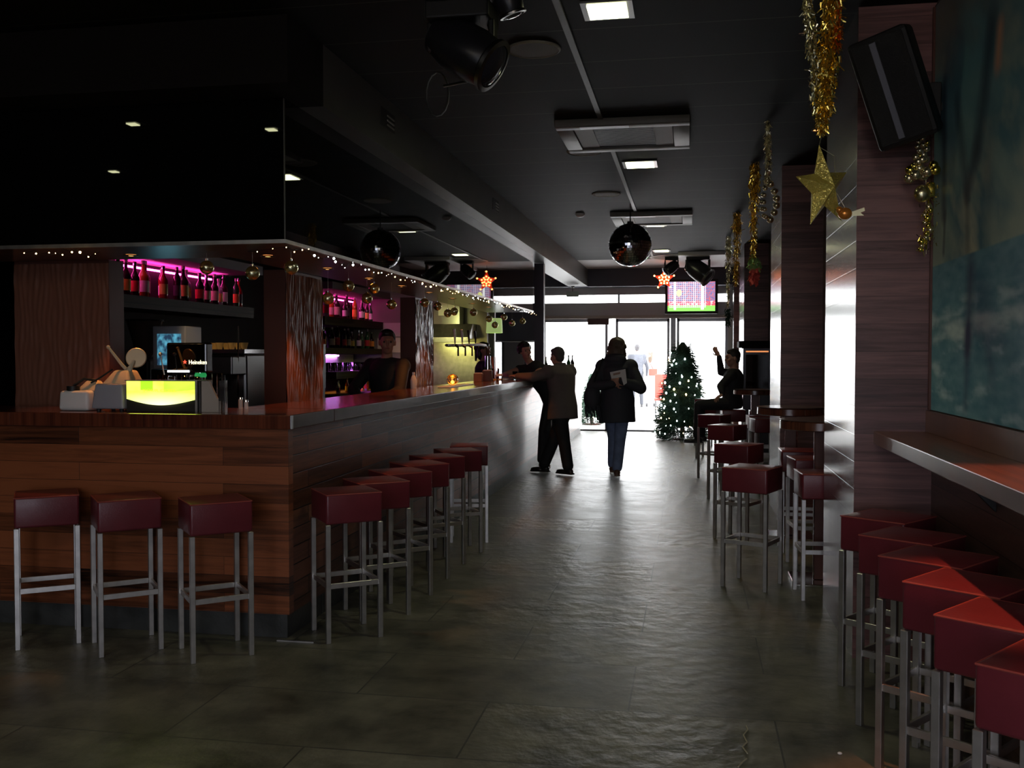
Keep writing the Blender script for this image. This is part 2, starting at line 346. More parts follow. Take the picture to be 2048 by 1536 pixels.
# facade
fb = MB()
fb.box(-7.1, -4.6, YF, YF+.15, 0, CZ).box(-4.6, -2.95, YF, YF+.15, 0, 1.02).box(-4.6, -3.4, YF, YF+.15, 1.78, CZ)
fb.box(-3.4, .72, YF, YF+.15, 2.72, CZ).box(-3.4, .72, YF, YF+.15, 2.24, 2.56).box(-3.4, -2.95, YF, YF+.15, 1.78, 2.24).box(.72, 1.3, YF, YF+.15, 0, CZ)
struct(fb.build('wall_front', M_grey))
struct(MB().box(-7.1, 1.16, 19.1, YF-.002, 2.86, CZ).build('trim_1', M_darkb))
struct(MB().box(-3.0, .78, 19.3, YF-.002, 2.24, 2.30).build('trim_2', mat('pale_head_rail', (.5, .42, .38), .4)))
# clerestory panes and mullions
for k, (a, b) in enumerate(((-3.4, -1.42), (-1.38, .72))):
    w = struct(MB().box(a, b, YF+.05, YF+.06, 2.57, 2.71).build('window_%d' % (k+1), M_pane))
struct(MB().box(-1.42, -1.38, YF, YF+.12, 2.56, 2.72).build('trim_3', M_steeld))
w = struct(MB().box(-4.6, -2.95, YF+.05, YF+.06, 1.03, 1.77).build('window_3', M_pane))
f = MB()
for x in (-4.6, -4.05, -3.78, -3.32, -2.99): f.box(x, x+.05, YF+.01, YF+.1, 1.02, 1.78)
f.box(-3.75, -3.32, YF+.01, YF+.1, 1.02, 1.78)
f.build('window_frame', mat('window_frame_grey', (.2, .19, .2), .4), w)
# glass doors: three bays
M_frame = mat('door_frame_grey', (.30, .29, .31), .35, .6)
for k, (a, b) in enumerate(((-2.92, -1.62), (-1.46, -.40), (-.26, .72))):
    d = struct(MB().box(a+.04, b-.04, YF+.05, YF+.06, .06, 2.2).build('door_%d' % (k+1), M_pane))
    MB().box(a, a+.05, YF, YF+.1, 0, 2.24).box(b-.05, b, YF, YF+.1, 0, 2.24).box(a, b, YF, YF+.1, 2.18, 2.24).box(a, b, YF, YF+.1, 0, .03).build('door_frame', M_frame, d)
    if k == 1: MB().box(-1.50, -1.46, YF-.04, YF, .9, 1.6).build('door_handle', M_steel, d)
struct(MB().box(-2.0, -1.58, 19.28, YF-.003, 2.12, 2.235).build('trim_4', M_umber))
struct(MB().box(-.38, -.28, YF-.02, YF+.14, 0, 2.24).build('trim_7', M_frame))
# outside terrace
struct(MB().box(-30, 30, YF+.15, 70, -.12, -.01).build('ground_outside', mat('pale_paving', (.62, .60, .58), .7, vary=.08, vscale=2)))
# beams
struct(MB().box(-2.36, -1.98, 5.101, YF-.41, 2.865, CZ).build('beam', M_beam))
struct(MB().box(-7.1, -1.98, 4.62, 5.1, 2.865, CZ).build('beam_front', M_dark))
st = tag(MB().box(-2.26, -2.12, 14.2, 14.33, 1.195, 2.86).build('support_post', M_darkb), 'dark square post between the bar top and the ceiling beam', 'post')
struct(MB().box(-.655, -.62, 3.2, 17.2, CZ-.012, CZ).build('trim_5', mat('ceiling_strip', (.06, .057, .048), .5)))
struct(MB().box(-.2, .6, 16.2, 18.4, CZ-.06, CZ).build('trim_6', M_grey))

# ---------------------------------------------------------------- bar counter
BX = -2.08; BY = 4.83
bar = thing('bar_counter', 'long L-shaped bar clad in dark red-brown wooden planks with a slate plinth', 'bar', (BX, BY, 0))
b1 = MB().box(-6.6, BX, BY, BY+.06, .13, 1.125); o = b1.build('front_cladding', W_front, bar)
b2 = MB().box(BX-.06, BX-.001, BY+.061, YF-.5, .13, 1.125); b2.build('side_cladding', W_side, bar)
MB().box(-6.6, BX-.02, BY+.02, BY+.5, 0, .13).build('plinth', M_slate, bar)
MB().box(BX-.5, BX-.02, BY+.52, YF-.55, 0, .13).build('plinth', M_slate, bar)
MB().box(-6.6, BX-.062, BY+.062, BY+.52, .131, 1.10).box(BX-.54, BX-.062, BY+.53, YF-.5, .131, 1.10).build('carcass', M_dark, bar)
top = MB().box(-6.6, -2.05, BY-.03, BY+.6, 1.115, 1.19, .006).box(-2.66, -2.05, BY+.601, YF-.45, 1.115, 1.19, .006)
o = top.build('bar_top', W_top, bar)
o.data.materials.append(M_slabedge)
for p in o.data.polygons:
    if p.normal.x > .5: p.material_index = 1
MB().box(-2.052, -2.042, BY-.034, BY-.02, 1.118, 1.188).build('corner_trim', M_steel, bar)

# canopy: glossy black glass above the bar with a wooden soffit
GX = -2.12; GY = 4.89; SZ = 2.10
can = thing('bar_canopy', 'glossy black glass canopy hanging over the bar with a wooden underside', 'canopy', (GX, GY, SZ))
MB().box(-6.9, GX-.001, GY, GY+.012, SZ+.02, 2.864).build('front_panel', M_blackg, can)
MB().box(GX-.012, GX, GY+.013, 13.2, SZ+.02, 2.864).build('side_panel', M_blackg, can)
W_soff = wood('soffit_wood', 'G', (.05, .022, .016), (.22, .10, .06), 2., .2, .35, .3, off=4., gap=.002, contrast=.4)
MB().box(-6.9, GX-.02, GY+.02, 5.55, SZ, SZ+.05).box(-2.75, GX-.02, 5.551, 13.2, SZ, SZ+.05).build('soffit', W_soff, can)
MB().box(-6.9, GX+.008, GY-.012, GY-.001, SZ-.002, SZ+.018).box(GX+.001, GX+.012, GY-.012, 13.2, SZ-.002, SZ+.018).build('edge_trim', M_steel, can)
MB().box(GX+.001, GX+.004, GY-.006, GY+.008, SZ+.02, 2.86).build('corner_joint', M_beam, can)

# wave-carved columns
def wave_panel(name, c, wx, wy, z0, z1, label, axis):
    t = thing(name, label, 'column', (c[0], c[1], z0))
    MB().box(c[0]-wx/2, c[0]+wx/2, c[1]-wy/2, c[1]+wy/2, z0, z1).build('core', M_umber, t)
    nu, nv = 70, 260
    def pt(u, v):
        z = z0+.02+(z1-z0-.04)*v
        s = u*(wy if axis == 'Y' else wx)
        rdg = math.sin(2*math.pi*(s/.034)+2.2*mn.noise(Vector((s*9, z*3.2, 1.7)))+1.9*math.sin(z*13+s*20))
        h = .004+.010*(.5+.5*rdg)*max(.05, .55+1.3*mn.noise(Vector((s*30, z*7, 5.))))
        if axis == 'Y': return (c[0]+wx/2+h, c[1]-wy/2+s, z)
        return (c[0]-wx/2+s, c[1]-wy/2-h, z)
    vs = [pt(i/(nu-1), j/(nv-1)) for j in range(nv) for i in range(nu)]
    fs = [(j*nu+i, j*nu+i+1, (j+1)*nu+i+1, (j+1)*nu+i) for j in range(nv-1) for i in range(nu-1)]
    Mi = world_of(t).inverted(); me = bpy.data.meshes.new('wave_panel'); me.from_pydata([tuple(Mi@Vector(v)) for v in vs], [], fs)
    me.materials.append(M_waveb if 'bright' in label else M_wave)
    for p in me.polygons: p.use_smooth = True
    o = bpy.data.objects.new('wave_panel', me); C.objects.link(o); o.parent = t
    return t
M_wave = mat('carved_brown_panel', (.20, .085, .055), .42, spec=.14); M_waveb = mat('carved_panel_shiny', (.16, .08, .06), .25, spec=.5)
wave_panel('carved_column', (-3.90, 5.63), .66, .16, 0, SZ, 'wide wave-carved brown column behind the white juicer', 'X')
wave_panel('carved_column', (-2.85, 6.74), .16, .68, 0, SZ, 'wave-carved brown column lit orange, right of the dark bar gap', 'Y')
wave_panel('carved_column', (-2.85, 10.0), .16, .68, 0, SZ, 'wave-carved column with bright ridges beside the standing barman', 'Y')

# ---------------------------------------------------------------- stools
def make_stool():
    t = thing('bar_stool', '', 'stool'); w = .152; h = .78
    sb = MB().box(-w, w, -w, w, .622, h, .012, 3); s = sb.build('seat', M_seat, t, True)
    p = MB(); z = h-.004
    for a, b in (((-w, -w), (w, -w)), ((w, -w), (w, w)), ((w, w), (-w, w)), ((-w, w), (-w, -w))):
        k = .986; p.tube([(a[0]*k, a[1]*k, z), (b[0]*k, b[1]*k, z)], .0032, 6)
    p.build('piping', M_pipe, s)
    l = .142; q = .0125
    for sx, sy in ((-1, -1), (1, -1), (1, 1), (-1, 1)):
        MB().box(sx*l-q, sx*l+q, sy*l-q, sy*l+q, 0, .621, .002, 1).build('leg', M_steel, t)
    for sy in (-1, 1): MB().box(-l+q, l-q, sy*l-.006, sy*l+.006, .285, .312, .001, 1).build('stretcher', M_steel, t)
    for sx in (-1, 1): MB().box(sx*l-.006, sx*l+.006, -l+q, l-q, .285, .312, .001, 1).build('stretcher', M_steel, t)
    return t
proto = make_stool(); used = [False]
def stool(x, y, rot, label, group):
    if not used[0]:
        used[0] = True; proto.location = (x, y, 0); proto.rotation_euler = (0, 0, R(rot)); proto['label'] = label; proto['group'] = group; return proto
    return dup(proto, (x, y, 0), R(rot), label, group)
g = 'stools at the short end of the bar'
stool(-3.335, 4.60, 36, 'leftmost of the three burgundy cube stools in front of the bar', g)
stool(-2.86, 4.57, 40, 'middle of the three burgundy cube stools in front of the bar', g)
stool(-2.36, 4.56, 40, 'rightmost of the three burgundy cube stools in front of the bar', g)
g = 'stools along the aisle side of the bar'
nm = ['burgundy cube stool nearest the bar corner, first along the aisle side',
      'burgundy cube stool second from the bar corner, in the row along the aisle',
      'burgundy cube stool third from the bar corner, its seat showing between two others',
      'burgundy cube stool fourth from the bar corner in the overlapping row',
      'burgundy cube stool fifth from the bar corner, with a bright red seat edge',
      'burgundy cube stool sixth from the bar corner, one before the end of the row',
      'burgundy cube stool furthest along the aisle side of the bar, before the leaning people']
for k, (x, y, r) in enumerate(((-1.82, 4.99, 37), (-1.80, 5.44, 39), (-1.795, 5.90, 42), (-1.80, 6.36, 42), (-1.80, 6.83, 42), (-1.76, 7.30, 30), (-1.77, 7.75, 12))): stool(x, y, r, nm[k], g)
g = 'stools on the right of the aisle'
nm = ['burgundy cube stool standing nearest in the row right of the aisle, turned slightly',
      'burgundy cube stool second in the row right of the aisle, just behind the nearest one',
      'burgundy cube stool third in the row right of the aisle, with a light top',
      'burgundy cube stool fourth in the row right of the aisle, before the Christmas tree',
      'burgundy cube stool fifth in the row right of the aisle, next to the seated person',
      'burgundy cube stool furthest in the row right of the aisle, beside the Christmas tree']
for k, (x, y, r) in enumerate(((.405, 6.53, -24), (.40, 8.22, -28), (.39, 10.45, -30), (.30, 12.25, -28), (.28, 14.6, -20), (.26, 16.7, -15))): stool(x, y, r, nm[k], g)
g = 'stools tucked at the round tables'
for x, y, r, lb in ((.82, 6.32, 4, 'red cube stool tucked behind the wooden pillar at the nearest round table'),
                    (.86, 7.18, 6, 'red-topped cube stool between the nearest and the second round table'),
                    (.84, 7.78, 0, 'cube stool under the near edge of the second round table'),
                    (.86, 11.6, 10, 'red cube stool in front of the furthest round table'),
                    (.84, 12.15, 5, 'red cube stool tucked close to the furthest round table pole'),
                    (.93, 13.3, 0, 'red cube stool beyond the furthest round table by the dark cabinet')): stool(x, y, r, lb, g)
g = 'stools under the wall counter'
nm = ['red cube stool at the wall counter furthest from the camera, touching the wooden pillar',
      'red cube stool second from the wooden pillar under the wall counter',
      'red cube stool third from the wooden pillar under the wall counter',
      'bright-topped red cube stool fourth from the wooden pillar under the wall counter',
      'bright-topped red cube stool fifth from the wooden pillar, second nearest the camera',
      'red cube stool nearest the camera at the lower right, cut by the frame edge']
for k, (x, y) in enumerate(((.885, 4.62), (.885, 4.14), (.885, 3.72), (.885, 3.31), (.885, 2.90), (.875, 2.46))): stool(x, y, -38, nm[k], g)

# ---------------------------------------------------------------- round tables
def make_table(h):
    t = thing('round_table', '', 'table')
    MB().lathe([(.255, h-.066), (.268, h-.06), (.268, h-.012), (.258, h-.002)], n=40).build('tabletop', wood('table_top_wood', 'G', (.04, .015, .01), (.22, .08, .04), 1, .3, .22, .5, gap=.0005, contrast=.3), t, True)
    MB().lathe([(.269, h-.004), (.271, h), (.20, h)], n=40).build('rim', M_slabedge, t, True)
    MB().box(-.045, .045, -.045, .045, .02, h-.067, .004).build('pole', M_umber, t)
    MB().box(.046, .052, -.046, -.036, .02, h-.067).box(-.052, -.046, -.046, -.036, .02, h-.067).build('pole_trim', M_chrome, t)
    MB().box(-.19, .19, -.19, .19, 0, .018, .004).build('base', M_chrome, t)
    return t
tb = make_table(1.08); tb.location = (.86, 6.72, 0); tb.rotation_euler = (0, 0, 0); tb['label'] = 'nearest round high table with an orange-lit top, half behind the wooden pillar'; tb['group'] = 'round high tables'
dup(tb, (.82, 8.35, 0), 0, 'second round high table standing before the second wooden pillar')
dup(tb, (.81, 12.65, 0), 0, 'furthest round high table beside the seated person in dark clothes')

# wall counter + mural
cn = thing('wall_counter', 'narrow wooden counter shelf fixed along the right wall above the red stools', 'counter', (1.15, 5.0, 1.06))
MB().box(.89, 1.159, .2, 5.028, 1.067, 1.13, .004).build('worktop', W_count, cn)
MB().box(1.13, 1.159, .2, 5.028, 1.131, 1.235).build('backsplash', W_count, cn)
cb = MB()
for y in (1.2, 2.6, 4.0): cb.prism([(1.159, 1.066), (1.0, 1.066), (1.159, .90)], lambda u, v, t: (u, t, v), y, y+.03)
cb.build('bracket', M_black, cn)

def fbm(x, y, z=0, o=5):
    return mn.fractal(Vector((x, y, z)), 1.0, 2.0, o)
def seg(p, a, b, w):
    ax, ay = a; bx, by = b; dx, dy = bx-ax, by-ay; t = max(0, min(1, ((p[0]-ax)*dx+(p[1]-ay)*dy)/(dx*dx+dy*dy+1e-9)))
    d = math.hypot(p[0]-ax-dx*t, p[1]-ay-dy*t); return max(0, 1-d/w)
def mix(a, b, t): t = max(0, min(1, t)); return tuple(x*(1-t)+y*t for x, y in zip(a, b))
MY0, MY1, MZ0, MZ1 = 1.6, 5.0, 1.24, 3.17
def mural(u, v):
    y = MY0+(MY1-MY0)*u; z = MZ0+(MZ1-MZ0)*v
    hz = 1.93
    if z < hz:
        t = (hz-z)/(hz-MZ0); n = fbm(y*7, z*26, 1); n2 = fbm(y*3, z*14, 4)
        c = mix((.035, .11, .15), (.08, .17, .20), .5+n*.7)
        foam = max(0, min(1, (1-abs(t-.42)/.22)*1.2+n2*1.1-.55)); c = mix(c, (.30, .36, .36), foam*.85)
        foam2 = max(0, n2*1.3-.3)*(t > .55); c = mix(c, (.25, .33, .35), foam2)
        c = mix(c, (.02, .03, .06), .8*seg((y, z), (4.35, 1.86), (4.38, 1.55), .10)+.5*seg((y, z), (4.38, 1.6), (4.4, 1.3), .07))
        return c
    t = (z-hz)/(MZ1-hz); n = fbm(y*1.5, z*2.6-y*.9, 2); n2 = fbm(y*4, z*6-y*2, 7)
    c = mix((.17, .21, .17), (.05, .12, .14), t*1.6)
    c = mix(c, (.035, .09, .11), .5+n*1.4); c = mix(c, (.27, .26, .18), max(0, n*.9+n2*.5-.12)*(1.2-t))
    c = mix(c, (.09, .055, .035), max(0, t-.55)*1.5*(.6+n))
    c = mix(c, (.42, .22, .08), .9*seg((y, z), (3.62, 2.18), (3.5, 2.16), .10))
    c = mix(c, (.36, .15, .07), .7*seg((y, z), (4.02, 2.62), (4.0, 2.74), .07))
    for a, b, w, k in (((4.82, 2.75), (4.80, 2.15), .06, .85), ((4.78, 2.15), (4.80, 1.98), .03, .8), ((4.1, 2.78), (4.28, 2.35), .10, .7), ((4.28, 2.35), (4.42, 2.2), .08, .7), ((4.6, 2.62), (4.42, 2.2), .07, .6), ((4.42, 2.2), (4.40, 1.96), .05, .5)):
        c = mix(c, (.012, .018, .03), k*seg((y, z), a, b, w)**.7)
    return c
mu = thing('wall_mural', 'large painted mural of a stormy blue-green sky over breaking sea waves', 'mural', (1.15, 3.3, 1.24))
grid_colored('picture', lambda u, v: (1.148, MY0+(MY1-MY0)*u, MZ0+(MZ1-MZ0)*v), 340, 193, lambda u, v: tuple(min(1, 2.4*c) for c in mural(u, v)), attr_mat('mural_paint', 0, .5), mu)
MB().box(1.149, 1.158, MY0-.02, MY1+.02, MZ0-.004, MZ1+.01).build('panel', M_black, mu)
MB().box(1.138, 1.158, 5.001, 5.021, 1.24, 3.17).build('frame', M_umber, mu)

# ---------------------------------------------------------------- ceiling fittings
def lamp(x, y, s, label, e=14, sy=None, col=(1, .96, .62), lit=True, gp='square recessed ceiling lamps'):
    t = thing('ceiling_lamp', label, 'lamp', (x, y, CZ), 0, gp); sy = sy or s
    MB().box(x-s/2-.03, x+s/2+.03, y-sy/2-.03, y+sy/2+.03, CZ-.012, CZ-.001).build('frame', M_steeld if lit else M_lampd, t)
    MB().box(x-s/2, x+s/2, y-sy/2, y+sy/2, CZ-.018, CZ-.0125).build('lens', M_lampy, t)
    if lit: spot((x, y, CZ-.03), e, col, R(110), .6, (x, y, 0), .08)
lamp(-.405, 4.83, .19, 'brightest square ceiling lamp at the top edge, nearest of the row', 30)
lamp(-.444, 8.73, .24, 'square yellow ceiling lamp beyond the first air conditioning cassette', 25)
lamp(-.45, 12.75, .22, 'small ceiling lamp just behind the second air conditioning cassette', 12)
lamp(-.46, 15.9, .22, 'yellow ceiling lamp furthest along, beside the mirror ball', 12)
lamp(-4.0, 3.24, .07, 'square ceiling lamp over the floor left of the camera, seen mirrored in the black glass', 5)
lamp(-3.08, 2.9, .07, 'square ceiling lamp near the bar corner, seen mirrored in the black glass', 5)
lamp(-5.2, 1.6, .07, 'square ceiling lamp at far left of the room, seen mirrored low in the black glass', 5)
for x, y, r, lb in ((-.86, 5.38, .15, 'largest round dark speaker grille in the ceiling, nearest the camera'), (-.87, 8.12, .15, 'round ceiling speaker grille under the first air conditioning cassette'),
                    (-.874, 10.27, .15, 'round ceiling speaker grille left of the ceiling strip before the second cassette'), (-.2, 17.0, .5, 'wide round ceiling disc by the far red star')):
    t = thing('ceiling_speaker', lb, 'speaker', (x, y, CZ), 0, 'round ceiling grilles')
    MB().lathe([(r, CZ-.001), (r, CZ-.008), (r*.93, CZ-.014), (r*.9, CZ-.010)], (x, y, 0), 36).build('rim', M_lampd, t, True)
    MB().lathe([(r*.9, CZ-.0105), (r*.4, CZ-.013), (.02, CZ-.014)], (x, y, 0), 36).build('grille', mat('grille', (.16, .15, .12), .7, bump=.5, bscale=300), t)
t = thing('smoke_detector', 'small pale round detector on the ceiling left of the second cassette', 'detector', (-1.30, 11.65, CZ))
MB().lathe([(.055, CZ-.001), (.055, CZ-.02), (.035, CZ-.04), (.01, CZ-.045)], (-1.3, 11.65, 0), 20).build('housing', M_white, t, True)
def cassette(x, y, label):
    t = thing('air_conditioning_cassette', label, 'air conditioner', (x, y, CZ), 0, 'ceiling air conditioning cassettes'); z = CZ
    f = MB()
    for a, b, c, d in ((-.48, .48, -.46, -.34), (-.48, .48, .34, .46), (-.48, -.36, -.34, .34), (.36, .48, -.34, .34)): f.box(x+a, x+b, y+c, y+d, z-.055, z-.001, .006)
    f.build('panel_frame', mat('cassette_plastic', (.15, .14, .12), .5), t, True)
    mi = mat('cassette_inner', (.15, .12, .09), .6)
    MB().box(x-.355, x-.22, y-.335, y+.335, z-.045, z-.01).build('grille_cheek', mi, t); MB().box(x+.22, x+.355, y-.335, y+.335, z-.045, z-.01).build('grille_cheek', mi, t)
    gm = MB()
    for k in range(22): gm.box(x-.218, x+.218, y-.33+k*.03, y-.315+k*.03, z-.042, z-.02)
    gm.build('grille', M_black, t)
    MB().box(x-.30, x+.05, y-.44, y-.37, z-.060, z-.0555).build('air_flap', mat('flap', (.35, .35, .42), .4), t)
cassette(-.49, 7.47, 'large dark air conditioning cassette in the ceiling, nearer of the two')
cassette(-.46, 12.05, 'smaller-looking air conditioning cassette further along the ceiling above the mirror ball')
for x, y, z, lb in ((-1.979, 6.25, 3.06, 'small vent grille on the ceiling beam side, nearer one'), (-1.979, 9.9, 3.05, 'small vent grille on the ceiling beam side, further one')):
    t = thing('beam_vent', lb, 'vent', (x, y, z), 0, 'vents in the beam')
    MB().box(x-.0005, x+.004, y-.15, y+.15, z-.06, z+.06).build('plate', M_black, t); s_ = MB()
    for k in range(3): s_.box(x+.004, x+.009, y-.02, y+.13, z-.04+k*.03, z-.03+k*.03)
    s_.build('slat', mat('vent_slat', (.35, .34, .3), .5), t)

# mirror ball
t = thing('mirror_ball', 'large mirror ball hanging from the ceiling over the aisle', 'mirror ball', (-.665, 11.0, 2.74))
MB().cyl((-.665, 11.0, 2.97), (-.665, 11.0, CZ), .008).build('hanger', M_chrome, t)
MB().cyl((-.665, 11.0, 2.96), (-.665, 11.0, 3.0), .035).build('cap', M_chrome, t)
bm = MB(); n1 = 26
for i in range(n1):
    th = math.pi*(i+.5)/n1; cnt = max(3, int(round(2*n1*math.sin(th))))
    for j in range(cnt):
        ph = 2*math.pi*j/cnt; d = Vector((math.sin(th)*math.cos(ph), math.sin(th)*math.sin(ph), math.cos(th)))
        d2 = (d+Vector((random.uniform(-.02, .02), random.uniform(-.02, .02), random.uniform(-.02, .02)))).normalized()
        bm.obox(Vector((-.665, 11.0, 2.74))+d*.238, (.026, .026, .004), d2.to_track_quat('Z', 'Y').to_matrix())
fac = bm.build('mirror_tiles', mat('mirror', (.85, .88, .95), .04, 1.), t)
MB().ball((-.665, 11.0, 2.74), .232, 32, 20).build('sphere_core', mat('ball_core', (.05, .05, .06), .2, .8), t, True)

# stage lights
def stage_light(c, label, ax, s=1.):
    c = Vector(c); t = thing('moving_head_light', label, 'stage light', (c.x, c.y, CZ), 0, 'black moving head lights')
    MB().box(c.x-.16*s, c.x+.16*s, c.y-.13*s, c.y+.13*s, CZ-.09*s, CZ-.001, .01).build('base', M_black, t)
    MB().box(c.x-.17*s, c.x-.14*s, c.y-.05*s, c.y+.05*s, c.z-.02, CZ-.08*s, .008).build('yoke_arm', M_black, t); MB().box(c.x+.14*s, c.x+.17*s, c.y-.05*s, c.y+.05*s, c.z-.02, CZ-.08*s, .008).build('yoke_arm', M_black, t)
    q = Vector(ax).to_track_quat('Z', 'Y').to_matrix()
    MB().lathe([(.05*s, -.19*s), (.10*s, -.16*s), (.13*s, -.05*s), (.135*s, .08*s), (.12*s, .17*s), (.11*s, .19*s)], c, 28, q).build('head', mat('black_housing', (.012, .012, .015), .3), t, True)
    MB().lathe([(.125*s, .165*s), (.135*s, .175*s), (.135*s, .195*s), (.11*s, .20*s)], c, 28, q, False).build('lens_ring', M_steeld, t, True)
    MB().lathe([(.11*s, .195*s), (.06*s, .215*s), (.01, .22*s)], c, 24, q).build('lens', mat('lens_dark', (.02, .02, .03), .05), t, True)
    return t
a = stage_light((-1.10, 4.68, 3.0), 'big black moving head light on the ceiling at the top centre', (.78, -.10, -.50), .98)
MB().tube([(-1.27+.06*math.cos(k*.42), 4.85, 2.83+.11*math.sin(k*.42)) for k in range(16)], .004, 6).build('cable_loop', M_steeld, a)
MB().tube([(-.98, 4.7, 3.12), (-.94, 4.7, 3.0), (-.97, 4.7, 2.92), (-1.08, 4.72, 2.85), (-1.22, 4.78, 2.85)], .006, 6).build('power_cable', M_steeld, a)
stage_light((-.80, 4.25, 3.08), 'second small black stage light cut off by the top edge of the frame', (.3, .2, -.9), .45)
stage_light((.12, 16.6, 2.93), 'black stage light hanging in front of the television near the far end', (.75, -.3, -.6), 1.2)
stage_light((-.32, 17.0, 3.02), 'small black stage light left of the far television bracket', (-.7, -.3, -.6), .7)

# television with the football picture
def tvcol(u, v):
    x = u; y = v
    c = mix((.10, .12, .30), (.30, .16, .26), .5+fbm(x*14, y*14, 3)*.9)
    if fbm(x*30, y*30, 9) > .25: c = (.55, .10, .10)
    if y < .33: c = (.75, .08, .12)
    if y < .18: c = (.22, .62, .10)
    if y > .18 and y < .34 and fbm(x*20, y*20, 2) > .2: c = (.9, .5, .5)
    if .04 < x < .80 and y > .12:
        gx = (x*24) % 1; gy = (y*15) % 1
        if gx < .22 or gy < .2: c = mix(c, (.8, .82, .95), .75)
    if .13 < x < .18 or .70 < x < .76: c = (1, 1, 1) if y > .05 else c
    if (x-.24)**2/.003+(y-.62)**2/.014 < 1: c = (.95, .95, .35)
    return c
t = thing('television', 'wall television hanging from the ceiling showing a football goal', 'television', (.02, 18.62, 2.62))
x0, x1, z0, z1 = -.47, .505, 2.29, 2.94
MB().box(x0, x1, 18.60, 18.68, z0, z1, .01).build('casing', M_black, t)
grid_colored('screen', lambda u, v: (x0+.05+(x1-x0-.1)*u, 18.596, z0+.05+(z1-z0-.1)*v), 150, 90, tvcol, attr_mat('tv_picture', 1.5, .3), t)
MB().cyl((.02, 18.64, 2.9), (.02, 18.64, CZ), .022).box(-.1, .14, 18.62, 18.70, 2.5, 2.8).build('ceiling_mount', M_black, t)

# red lit star
t = thing('lit_star', 'small red star of orange bulbs hanging left of the television', 'star light', (-.47, 18.0, 2.9))
def star_poly(c, ro, ri, n=5, rot=0): return [(c[0]+(ro if k % 2 == 0 else ri)*math.sin(rot+math.pi*k/n), c[1]+(ro if k % 2 == 0 else ri)*math.cos(rot+math.pi*k/n)) for k in range(2*n)]
MB().prism(star_poly((-.47, 2.90), .19, .085), lambda u, v, w: (u, w, v), 17.98, 18.02).build('star_body', M_redlamp, t)
sb = star_poly((-.47, 2.90), .185, .08)
pts = sb+[((sb[k][0]*.5-.235), sb[k][1]*.5+1.45) for k in range(10)]
for k, (u, v) in enumerate(pts): MB().ball((u, 17.965, v), .017, 10, 6).build('bulb', M_bulbr, t, True)
MB().cyl((-.47, 18.0, 3.08), (-.47, 18.0, CZ), .004).build('cord', M_black, t)

# soffit spotlights over the bar
for x, y, lb in ((-3.27, 5.31, 'small orange spotlight under the canopy over the short end of the bar'), (-2.49, 5.5, 'small orange spotlight under the canopy corner'),
                 (-2.45, 6.37, 'first orange spotlight under the canopy along the aisle side, above the orange column'), (-2.45, 7.25, 'second orange spotlight under the canopy along the aisle side'),
                 (-2.44, 8.08, 'third orange spotlight under the canopy along the aisle side'), (-2.43, 8.95, 'fourth orange spotlight under the canopy, before the bright-ridged column'),
                 (-2.44, 9.92, 'fifth orange spotlight under the canopy, beside the bright-ridged column'), (-2.45, 10.9, 'sixth orange spotlight under the canopy, before the beer taps'), (-2.44, 11.75, 'furthest orange spotlight under the canopy above the beer taps')):
    t = thing('soffit_spotlight', lb, 'spotlight', (x, y, SZ), 0, 'orange spotlights under the canopy')
    MB().lathe([(.042, SZ-.001), (.045, SZ-.006), (.03, SZ-.008)], (x, y, 0), 20, None, False).build('ring', M_steeld, t)
    MB().lathe([(.03, SZ-.003), (.01, SZ-.006)], (x, y, 0), 16).build('lens', M_lampo, t)
    spot((x, y, SZ-.02), 17, (1, .30, .06), R(76), .5, (x, y, 0), .03)
t = thing('ceiling_spotlight', 'tiny orange spotlight in the dark ceiling right of the gold star', 'spotlight', (.93, 7.65, CZ))
MB().lathe([(.04, CZ-.001), (.045, CZ-.01), (.035, CZ-.012)], (.93, 7.65, 0), 20, None, False).build('ring', M_steeld, t)
MB().lathe([(.035, CZ-.004), (.01, CZ-.010)], (.93, 7.65, 0), 16).build('lens', M_lampo, t)
spot((.93, 7.65, CZ-.03), 16, (1, .45, .15), R(70), .5, (.9, 7.4, 0), .03)
for y in (3.1, 1.9):
    t = thing('ceiling_spotlight', 'ceiling spotlight over the wall counter, %s' % ('nearer the pillar' if y > 3 else 'nearer the camera'), 'spotlight', (1.0, y, CZ))
    MB().lathe([(.03, CZ-.004), (.01, CZ-.010)], (1.0, y, 0), 16).build('lens', M_lampo, t)
spot((.95, 3.1, CZ-.03), 170, (1, .30, .12), R(30), .6, (.95, 3.1, 0), .03)
spot((1.0, 1.9, CZ-.03), 30, (1, .32, .12), R(32), .5, (1.0, 1.9, 0), .03)

# ---------------------------------------------------------------- back bar
bbk = thing('back_bar', 'dark wooden back bar with bottle shelves glowing pink behind the counter', 'shelving', (-5.45, 11, 0))
W_sh = wood('shelf_wood', 'Y', (.015, .009, .008), (.05, .026, .018), 2, .2, .6, .0, contrast=.4, spec=.1)
MB().box(-5.75, -5.65, 7.6, 16.4, 0, 2.9).build('back_panel', M_dark, bbk)
MB().box(-5.64, -5.12, 8.0, 10.9, 1.95, 2.07).build('shelf', W_sh, bbk); MB().box(-5.64, -5.12, 13.2, 15.9, 1.95, 2.07).build('shelf', W_sh, bbk)
MB().box(-5.64, -5.12, 13.2, 15.9, 1.53, 1.62).build('shelf', W_sh, bbk)
M_pb = mat('pale_board', (.22, .19, .21), .6, spec=.1)
MB().box(-5.64, -5.0, 8.0, 10.9, 2.46, 2.56).build('canopy_board', M_pb, bbk)
MB().box(-5.64, -5.0, 13.2, 15.9, 2.46, 2.56).build('canopy_board', M_pb, bbk)
